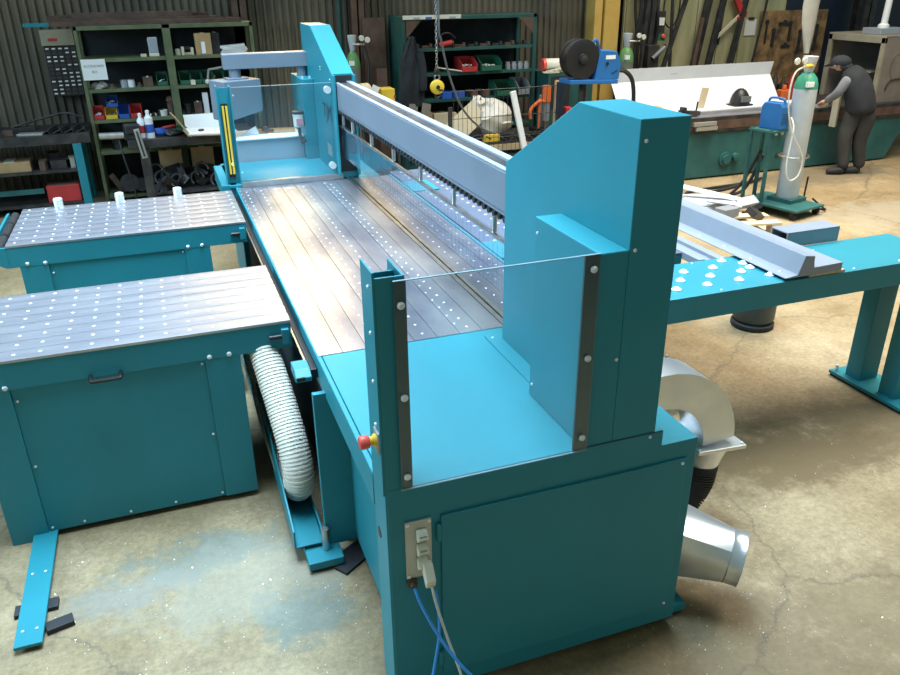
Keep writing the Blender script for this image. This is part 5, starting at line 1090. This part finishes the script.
# ------------------------------------------------------------------ gas cylinder on its welding trolley
tr = thing('welding_trolley', 'green two level welding trolley with castors', 'trolley', (6.06,6.42,0))
ct, st_ = math.cos(math.radians(14)), math.sin(math.radians(14))
def T(x, y, z): return (6.06+x*ct-y*st_, 6.42+x*st_+y*ct, z)
mb = MB().box(-0.24,0.24,-0.34,0.36,0.085,0.11); mb.v = [Vector(T(*v)) for v in mb.v]; mb.build('deck', TEAL_OLD, tr, bevel=0.004)
for x, y in ((-0.2,-0.28),(0.2,-0.28),(-0.2,0.3),(0.2,0.3)):
    c_ = T(x,y,0.04); MB().lathe((c_[0]-0.015,c_[1],0.04),[(0.04,0),(0.04,0.03)],14,(1,0,0)).build('castor', RUBBER, tr, smooth=True)
    MB().box(c_[0]-0.022,c_[0]+0.022,c_[1]-0.02,c_[1]+0.02,0.05,0.086).build('castor_fork', DARKSTEEL, tr)
for x, y in ((-0.22,0.10),(-0.22,0.33),(-0.02,0.33)):
    MB().bar(T(x,y,0.11), T(x,y,0.86), 0.03, 0.03).build('upright', TEAL_OLD, tr)
mb = MB().box(-0.25,0.02,0.05,0.35,0.83,0.85); mb.v = [Vector(T(*v)) for v in mb.v]; mb.build('welder_shelf', TEAL_OLD, tr)
MB().bar(T(-0.02,-0.02,0.58),T(0.24,-0.05,0.58),0.02,0.03).build('cylinder_strap', DARKSTEEL, tr); MB().tube([T(0.08+0.145*math.cos(a),0.0+0.145*math.sin(a),0.58) for a in [q*math.pi/10 for q in range(-16,5)]],0.010,6).build('strap_hoop', STEEL, tr)
mb = MB().box(-0.06,0.22,-0.14,0.14,0.11,0.15); mb.v = [Vector(T(*v)) for v in mb.v]; mb.build('cylinder_cup', TEAL_OLD, tr)
c_ = T(0.08,0.0,0)
gc_ = gas_cylinder(c_[0], c_[1], 1.42, 0.113, CYL, CYLGREEN, 'tall grey gas cylinder with green shoulder on the welding trolley', reg=False, z=0.15)
zr = 0.15+1.42*0.93
rg = MB().cyl((c_[0],c_[1]-0.04,zr),(c_[0]-0.14,c_[1]-0.09,zr),0.018,n=8).build('regulator', YELLOW, gc_, smooth=True)
for dx, dz in ((-0.17,0.06),(-0.26,0.055)): MB().lathe((c_[0]+dx,c_[1]-0.10,zr+dz),[(0.03,0),(0.033,0.012),(0.028,0.02)],14,(0,-1,0)).build('gauge', OFFWHITE, rg, smooth=True)
x, y = c_[0], c_[1]
MB().tube(smoothpath([(x-0.14,y-0.09,zr),(x-0.28,y-0.12,zr-0.06),(x-0.31,y-0.13,zr-0.3),(x-0.22,y-0.14,zr-0.6),(x-0.04,y-0.15,zr-0.86),(x-0.05,y-0.16,zr-1.05),(x-0.16,y-0.16,zr-1.1),(x-0.22,y-0.15,zr-0.95),(x-0.16,y-0.1,zr-0.6),(x-0.12,y,zr-0.5)]),0.0085,6).build('gas_hose', CABLEWHITE, gc_, smooth=True)
wd = thing('welding_set', 'small blue welding power source on the trolley shelf', 'welder', T(-0.1,0.2,0.85))
mb = MB().prism([(-0.12,0.0),(0.12,0.0),(0.12,0.22),(0.09,0.26),(-0.10,0.26),(-0.12,0.22)],'x',-0.065,0.065); mb.v = [Vector(T(v.x-0.10,v.y+0.18,v.z+0.852)) for v in mb.v]; mb.build('case', WBLUE, wd, bevel=0.008)
for k in range(5):
    mb = MB().box(-0.045,0.045,-0.123,-0.119,0.06+k*0.022,0.066+k*0.022); mb.v = [Vector(T(v.x-0.10,v.y+0.18,v.z+0.852)) for v in mb.v]; mb.build('vent_slat', LETTER, wd)
MB().tube(smoothpath([T(-0.10,0.08,1.105),T(-0.10,0.10,1.15),T(-0.10,0.24,1.15),T(-0.10,0.27,1.105)]),0.012,6).build('handle', WBLUE, wd, smooth=True)
cable('welding_cable', [(6.15,6.9,0.5),(6.1,7.05,0.1),(5.9,7.1,0.02),(5.6,6.95,0.02),(5.75,7.25,0.02),(6.2,7.4,0.02),(6.8,7.6,0.03)], 0.018, RUBBER, 'black welding cable snaking behind the trolley', 'cable')
cable('welding_cable', [(5.95,6.72,0.6),(5.85,6.85,0.2),(5.65,6.95,0.02),(5.5,7.1,0.02),(5.6,7.4,0.02),(6.4,7.5,0.02)], 0.016, RUBBER, 'black welding cable lying beside the pallet', 'cable')
cable('cable_loop', [(6.35,6.3,0.14),(6.42,6.22,0.06),(6.5,6.25,0.015),(6.45,6.4,0.015),(6.36,6.42,0.05),(6.34,6.40,0.35)], 0.010, BLACK, 'short black cable loop at the foot of the grey cylinder', 'cable')

# pallet with metal scraps
pt = thing('timber_pallet', 'small timber pallet carrying metal offcuts behind the profile', 'pallet', (5.2,6.4,0))
ca, sa = math.cos(math.radians(-12)), math.sin(math.radians(-12))
def Q(x, y, z): return Vector((5.22+x*ca-y*sa, 6.36+x*sa+y*ca, z))
def qb(a, b, c, d, e_, f_, name, m):
    mb = MB().box(a,b,c,d,e_,f_); mb.v = [Q(v.x,v.y,v.z) for v in mb.v]; return mb.build(name, m, pt, bevel=0.002)
for y in (-0.55,-0.30,-0.05,0.20,0.45): qb(-0.38,0.38,y,y+0.11,0.105,0.125,'slat',PALEWOOD)
for x in (-0.38,-0.05,0.28):
    for y in (-0.55,-0.05,0.45): qb(x,x+0.10,y,y+0.11,0.02,0.105,'block',PALEWOOD)
    qb(x,x+0.10,-0.55,0.56,0.0,0.02,'runner',PALEWOOD)
def scrap(c, d, r, m, label):
    one('metal_offcut', MB().obox(Q(c[0],c[1],c[2]), d, r), m, label, 'offcut', 'offcuts on the pallet')
scrap((-0.10,0.22,0.150),(0.62,0.55,0.02),(0,0,-20),SHEET,'wide pale sheet lying at the back of the pallet')
scrap((-0.02,0.15,0.172),(0.55,0.40,0.016),(0,0,-32),SHEET,'pale sheet second in the stack on the pallet')
scrap((0.0,0.22,0.235),(0.95,0.09,0.012),(12,9,-40),SHEET,'long bright strip sticking up across the pallet')
scrap((0.02,-0.05,0.19),(0.34,0.12,0.012),(-8,10,-10),GREYPROF,'folded grey strip in the middle of the pallet')
scrap((-0.05,-0.25,0.17),(0.20,0.14,0.08),(0,0,10),GREYPROF,'short grey box offcut near the front of the pallet')
scrap((0.18,-0.38,0.175),(0.16,0.12,0.06),(30,20,20),DARKSTEEL,'dark tilted channel offcut at the front of the pallet')
scrap((0.28,-0.20,0.185),(0.18,0.10,0.05),(-30,15,50),DARKSTEEL,'dark offcut on the right of the pallet')
scrap((0.30,0.02,0.18),(0.2,0.12,0.04),(25,-10,-10),GREYPROF,'grey tilted offcut on the right of the pallet')

# ------------------------------------------------------------------ the worker
def skin_mesh(name, verts, edges, m, parent, root=0, sub=2):
    me = bpy.data.meshes.new(name); off = root_loc(parent)
    me.from_pydata([tuple(Vector(v[:3])-off) for v in verts], edges, [])
    o = bpy.data.objects.new(name, me); COL.objects.link(o); o.parent = parent
    o.modifiers.new('skin','SKIN'); 
    if not me.skin_vertices: 
        bpy.context.view_layer.objects.active = o
    sd = o.modifiers.new('sub','SUBSURF'); sd.levels = sub; sd.render_levels = sub
    lay = me.skin_vertices[0].data if me.skin_vertices else None
    if lay is None:
        b = bmesh.new(); b.from_mesh(me); b.verts.layers.skin.verify(); b.to_mesh(me); b.free(); lay = me.skin_vertices[0].data
    for i, v in enumerate(verts):
        r = v[3]; lay[i].radius = r if isinstance(r, tuple) else (r, r); lay[i].use_root = (i in root if isinstance(root, tuple) else i == root)
    me.materials.append(m); bpy.context.view_layer.update()
    ev = bpy.data.meshes.new_from_object(o.evaluated_get(bpy.context.evaluated_depsgraph_get()))
    o.modifiers.clear(); o.data = ev
    if not ev.materials: ev.materials.append(m)
    ev.shade_smooth(); return o
pe = thing('person', 'person in dark body warmer and cap bending over the bench', 'person', (8.05,7.5,0))
# trousers and legs, pelvis first
leg = [(8.01,7.53,0.82,0.125),(7.99,7.55,0.66,0.115),(7.95,7.55,0.52,0.098),(7.92,7.54,0.40,0.088),(7.94,7.52,0.24,0.082),(7.95,7.49,0.06,0.070),
       (8.11,7.47,0.82,0.125),(8.13,7.46,0.66,0.115),(8.12,7.47,0.52,0.098),(8.11,7.48,0.40,0.088),(8.14,7.47,0.24,0.082),(8.17,7.45,0.06,0.070)]
skin_mesh('trousers', leg, [(0,1),(1,2),(2,3),(3,4),(4,5),(6,7),(7,8),(8,9),(9,10),(10,11)], CLOTH_TROUSER, pe, root=(0,6))
for x, y in ((7.95,7.49),(8.17,7.45)):
    sh = [(x+0.02,y-0.01,0.055,0.05),(x-0.06,y+0.02,0.05,0.05),(x-0.15,y+0.06,0.038,0.042),(x-0.19,y+0.08,0.032,0.03)]
    skin_mesh('boot', sh, [(0,1),(1,2),(2,3)], RUBBER, pe)
tor = [(8.07,7.50,0.70,(0.205,0.185)),(8.06,7.51,0.82,(0.215,0.185)),(8.03,7.55,0.98,(0.225,0.185)),(7.99,7.61,1.12,(0.225,0.175)),(7.96,7.66,1.21,(0.165,0.13)),(7.94,7.69,1.27,(0.08,0.08))]
skin_mesh('body_warmer', tor, [(0,1),(1,2),(2,3),(3,4),(4,5)], CLOTH_DARK, pe)
hd = [(7.95,7.68,1.24,0.055),(7.93,7.73,1.27,0.058),(7.90,7.79,1.295,(0.088,0.10)),(7.88,7.83,1.30,(0.075,0.085))]
hdo = skin_mesh('head', hd, [(0,1),(1,2),(2,3)], SKIN, pe)
MB().ball((7.845,7.915,1.245),(0.018,0.018,0.018),8,6).build('nose', SKIN, hdo, smooth=True)
for dx, dy in ((-0.088,-0.02),(0.088,0.02)): MB().ball((7.90+dx,7.80+dy,1.275),(0.016,0.022,0.03),8,6).build('ear', SKIN, hdo, smooth=True)
for dx in (-0.03, 0.035): MB().ball((7.865+dx,7.91,1.28),0.011,8,6).build('eye', BLACK, hdo, smooth=True)
MB().box(7.83,7.87,7.895,7.905,1.215,1.221).build('mouth', RED, hdo)
cap = MB().ball((7.90,7.785,1.31),(0.112,0.118,0.085),16,10); cap.v = [Vector((v.x,v.y,max(v.z,1.285))) for v in cap.v]
cp_ = cap.build('cap', CLOTH_DARK, pe, smooth=True); MB().obox((7.86,7.90,1.275),(0.15,0.12,0.012),(-22,0,12)).build('peak', CLOTH_DARK, cp_, bevel=0.004)
MB().ball((7.93,7.73,1.265),(0.085,0.07,0.055),12,8).build('hair', DARKSTEEL, hdo, smooth=True)
def arm(sh, elb, wr, tip, spread):
    skin_mesh('sleeve', [(*sh,0.078),(*[(a*0.5+b*0.5) for a,b in zip(sh,elb)],0.068),(*elb,0.058),(*[(a*0.5+b*0.5) for a,b in zip(elb,wr)],0.050),(*wr,0.042)], [(0,1),(1,2),(2,3),(3,4)], CLOTH_GREY, pe)
    w = Vector(wr); t = Vector(tip); d = (t-w).normalized(); s = Vector(spread).normalized(); n_ = d.cross(s).normalized()
    V = [(*w,0.024),(*(w+d*0.045),(0.032)),(*(w+d*0.075),0.032)]; E = [(0,1),(1,2)]
    for k, (o_, L) in enumerate(((-0.030,0.068),(-0.010,0.080),(0.010,0.075),(0.028,0.058))):
        b = w+d*0.08+s*o_; i0 = len(V); V += [(*b,0.0105),(*(b+d*L*0.5+n_*0.008),0.0095),(*(b+d*L*0.85+n_*0.03),0.008)]; E += [(2,i0),(i0,i0+1),(i0+1,i0+2)]
    b = w+d*0.04-s*0.035; i0 = len(V); V += [(*b,0.012),(*(b+d*0.03-s*0.022+n_*0.01),0.010),(*(b+d*0.06-s*0.025+n_*0.02),0.0085)]; E += [(1,i0),(i0,i0+1),(i0+1,i0+2)]
    skin_mesh('hand', V, E, SKIN, pe, sub=1)
arm((7.85,7.56,1.17),(7.77,7.62,0.97),(7.79,7.80,0.86),(7.83,7.94,0.80),(1,-0.3,0))
arm((8.13,7.66,1.16),(8.18,7.80,0.98),(8.10,7.92,0.87),(8.04,8.02,0.80),(1,0.4,0))
one('work_piece', MB().obox((7.98,8.02,0.765),(0.34,0.14,0.03),(0,0,10)), ZINC, 'small steel work piece under the hands of the person', 'work piece', bevel=0.003)
